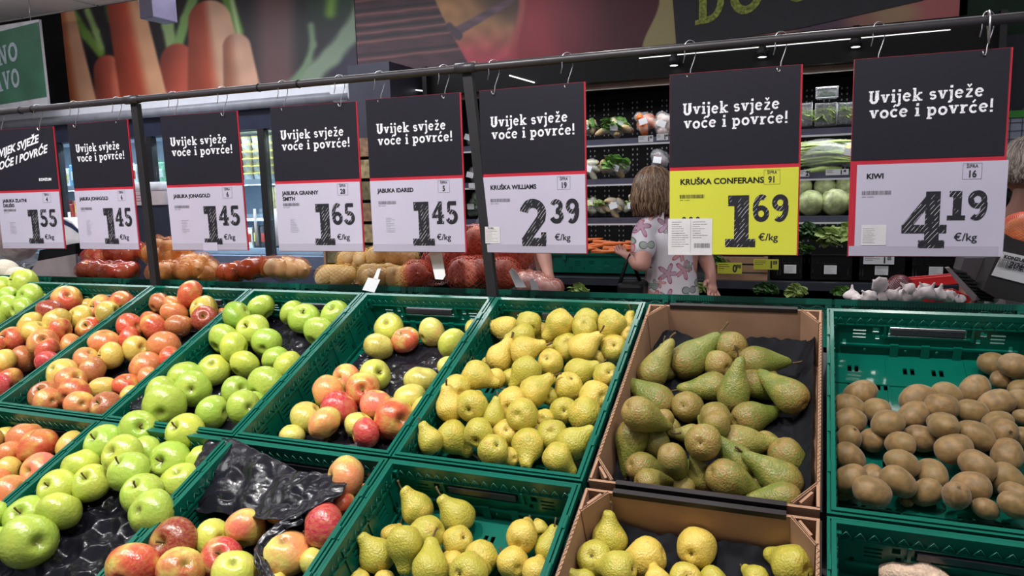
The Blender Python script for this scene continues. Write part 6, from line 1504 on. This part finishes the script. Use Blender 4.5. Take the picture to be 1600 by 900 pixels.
def head_parts(c, f, r_, t, skin):
    rgt = f.cross(Vector((0, 0, 1))).normalized(); up = Vector((0, 0, 1)); B = Matrix(((rgt.x, f.x, 0, c.x), (rgt.y, f.y, 0, c.y), (rgt.z, f.z, 1, c.z), (0, 0, 0, 1)))
    def fn(p, a):
        q = Vector(p); z = q.z
        if z < 0: q.x *= 1-.30*z*z; q.y = q.y*(1-.1*z*z)+.12*z*z*1
        fy = max(0, q.y)
        q.y += .16*math.exp(-((q.x/.13)**2+((z+.12)/.20)**2))*(fy > .3)
        q.y -= .05*math.exp(-(((abs(q.x)-.34)/.16)**2+((z-.08)/.13)**2))*(fy > .3)
        q.y += .04*math.exp(-((q.x/.28)**2+((z+.48)/.08)**2))*(fy > .3)
        return Vector((q.x*.82, q.y*.98, q.z*1.2))*r_
    h = MB().lathe([(max(1e-4, math.sin(PI*i/26)), -math.cos(PI*i/26)) for i in range(27)], 40, 0, B, fn).build('head', skin, t)
    for s in (-1, 1):
        e = MB().ell((0, 0, 0), (1, 1, 1), 10, 7).build('eye', M['softwhite'], h); e.location = B @ Vector((s*.27*r_, .84*r_, .10*r_)); e.scale = (.09*r_,)*3
        MB().ell((0, 0, 0), (.012, .02, .03), 10, 7, 0).build('ear', skin, h, B @ Vector((s*.80*r_, -.02*r_, 0)))
    MB().ell((0, 0, 0), (.026, .008, .007), 10, 6).build('mouth', mat('lips', srgb(160, 84, 84), .5), h, B @ Vector((0, .90*r_, -.56*r_)))
    return h
def figure(label, head, f, shL, elL, wrL, shR, elR, wrR, top, legs, hair, hairlen, skin, hem, waist_c, torso=(.145, .10), hl=None, hr=None, curl=.6, handsc=.95, sleeve=.85, seed=1):
    up = Vector((0, 0, 1)); f = f.normalized(); rgt = f.cross(up).normalized()
    t = empty('person', (head.x, head.y, 0), label, 'person'); inv = -Vector((head.x, head.y, 0))
    T = bpy.data.objects.new('b', None); bpy.data.objects.remove(T)
    neck = head-up*.13-f*.015; base = (shL+shR)/2; base.z = max(shL.z, shR.z)+.02
    pel = Vector((waist_c.x, waist_c.y, .88)); ch = base.lerp(waist_c, .35)
    V = [(pel, (.15, .11)), (waist_c, (.125, .09)), (ch, torso), (base, (.08, .07)), (neck, .046), (head-up*.03, .060)]
    E_ = [(0, 1), (1, 2), (2, 3), (3, 4), (4, 5)]
    for (sh, el, wr, sgn, hd) in ((shL, elL, wrL, -1, hl), (shR, elR, wrR, 1, hr)):
        i0 = len(V); V += [(sh, .052), (sh.lerp(el, .5), .047), (el, .040), (el.lerp(wr, .35), .040), (wr, .025)]
        E_ += [(3, i0), (i0, i0+1), (i0+1, i0+2), (i0+2, i0+3), (i0+3, i0+4)]
        hand(V, E_, i0+4, wr, hd or (wr-el), f if abs(f.dot((wr-el).normalized())) < .8 else rgt*sgn, curl, handsc)
    for sgn in (-1, 1):
        i0 = len(V); hp = pel+rgt*.085*sgn-up*.05; V += [(hp, .095), (hp-up*.40+f*.01, .062), (Vector((hp.x, hp.y, .10)), .042), (Vector((hp.x, hp.y, .045))+f*.02, .045), (Vector((hp.x, hp.y, .035))+f*.16, .032)]
        E_ += [(0, i0), (i0, i0+1), (i0+1, i0+2), (i0+2, i0+3), (i0+3, i0+4)]
    V = [(v+inv, r) for v, r in V]
    skin_mesh('body', V, E_, 0, skin, t)
    # clothes
    S = [(Vector((waist_c.x, waist_c.y, hem)), (.180, .125)), (waist_c, (.160, .115)), (ch, (torso[0]+.022, torso[1]+.02)), (base-up*.01, (.092, .078)), (base.lerp(neck, .30), (.060, .055))]
    Es = [(0, 1), (1, 2), (2, 3), (3, 4)]
    for sh, el in ((shL, elL), (shR, elR)):
        i0 = len(S); S += [(sh, .066), (sh.lerp(el, .5*sleeve), .066), (sh.lerp(el, sleeve), .064)]; Es += [(3, i0), (i0, i0+1), (i0+1, i0+2)]
    S = [(v+inv, r) for v, r in S]
    skin_mesh('shirt', S, Es, 1, top, t)
    Lg = [(pel+up*.03, (.165, .12))]; El = []
    for sgn in (-1, 1):
        i0 = len(Lg); hp = pel+rgt*.085*sgn-up*.06; Lg += [(hp, .105), (hp-up*.40+f*.01, .074), (Vector((hp.x, hp.y, .12)), .058)]; El += [(0, i0), (i0, i0+1), (i0+1, i0+2)]
    Lg = [(v+inv, r) for v, r in Lg]; skin_mesh('trousers', Lg, El, 0, legs, t)
    h = head_parts(head+inv, f, .098, t, skin)
    hair_mesh(head+inv+up*.008-f*.008, f, .103, hairlen, hair, t, seed)
    return t
def at(px, py, t_): return onF(px, py, t_)
hairm = [mat('brown_hair', srgb(128, 98, 76), .4), mat('light_brown_hair', srgb(176, 146, 116), .4), mat('dark_brown_hair', srgb(92, 68, 54), .4)]
hd = at(1020, 300, 3.62)
wm = figure('woman with brown bob in a white floral shirt seen from behind', hd, Vector((-.62, .78, 0)),
    at(1006, 357, 3.58), at(1004, 418, 3.46), at(985, 402, 3.66), at(1097, 352, 3.66), at(1102, 402, 3.74), at(1111, 428, 3.60),
    floral(), mat('white_trousers', srgb(206, 200, 206), .7), hairm, .115, M['skin'], .88, at(1048, 440, 3.66), (.150, .105),
    hl=Vector((-.6, .6, .18)), hr=Vector((.1, -.1, -1)), sleeve=.78, seed=2)
inv = Vector((hd.x, hd.y, 0))
wr = at(988, 404, 3.65)-inv
MB().tube([wr+Vector((.0, .02*math.cos(a), .03*math.sin(a))) for a in [2*PI*k/14 for k in range(14)]], .006, 8, closed=True).build('wristband', M['black'], wm)
# black handbag hanging from her left forearm
pb = at(978, 446, 3.62); t = empty('handbag', (0, 0, 0), 'black handbag hanging from the woman\'s left arm', 'bag')
bevel(MB().box((pb.x-.03, pb.y-.08, pb.z-.16), (pb.x+.10, pb.y+.08, pb.z+.02)).build('bag_body', M['black'], t), .02, 3)
a = at(984, 404, 3.60)
MB().tube([Vector((pb.x-.02, pb.y-.05, pb.z+.01)), a+Vector((-.02, 0, -.03)), a+Vector((0, 0, .02)), a+Vector((.02, 0, -.03)), Vector((pb.x+.06, pb.y+.05, pb.z+.01))], .009, 8).build('strap', M['black'], t)
# person at the far right, mostly behind the kiwi sign
hd2 = at(1606, 262, 2.95); up = Vector((0, 0, 1)); r2 = Vector((.9, .43, 0))
figure('grey-haired person in dark clothes at the far right behind the kiwi sign', hd2, Vector((-.35, .9, 0)),
    hd2+Vector((-.16, .10, -.27)), hd2+Vector((-.16, .10, -.52)), hd2+Vector((-.22, .0, -.72)), hd2+Vector((.16, -.12, -.27)), hd2+Vector((.2, -.1, -.52)), hd2+Vector((.12, -.2, -.72)),
    mat('black_top', srgb(24, 22, 26), .8), mat('dark_trousers', srgb(40, 40, 50), .8), [mat('grey_blonde_hair', srgb(150, 134, 122), .5), mat('pale_hair', srgb(190, 178, 166), .5), mat('ash_hair', srgb(110, 96, 90), .5)], .06, M['skin2'], .85, hd2+Vector((.0, 0, -.6)), seed=5)
# person behind the 2.39 sign whose arm shows over the onions
hd3 = at(800, 262, 3.7)
figure('person in grey behind the 2.39 sign, one bare arm hanging down', hd3, Vector((.3, .95, 0)),
    hd3+Vector((-.17, .03, -.26)), hd3+Vector((-.2, .06, -.50)), hd3+Vector((-.18, .16, -.62)), hd3+Vector((.17, -.03, -.26)), at(846, 384, 3.62), at(857, 428, 3.55),
    mat('grey_top', srgb(86, 88, 100), .8), mat('black_trousers', srgb(30, 30, 36), .8), [mat('dark_hair', srgb(60, 48, 40), .5)]*3, .03, M['skin'], .85, hd3+Vector((.02, 0, -.52)), seed=6)
pb = at(853, 446, 3.5); tag(bevel(MB().box((-.05, -.05, -.10), (.06, .05, .03)).build('shopping_bag', M['black'], None, pb), .02, 3), 'small black bag in the hand over the onions', 'bag')
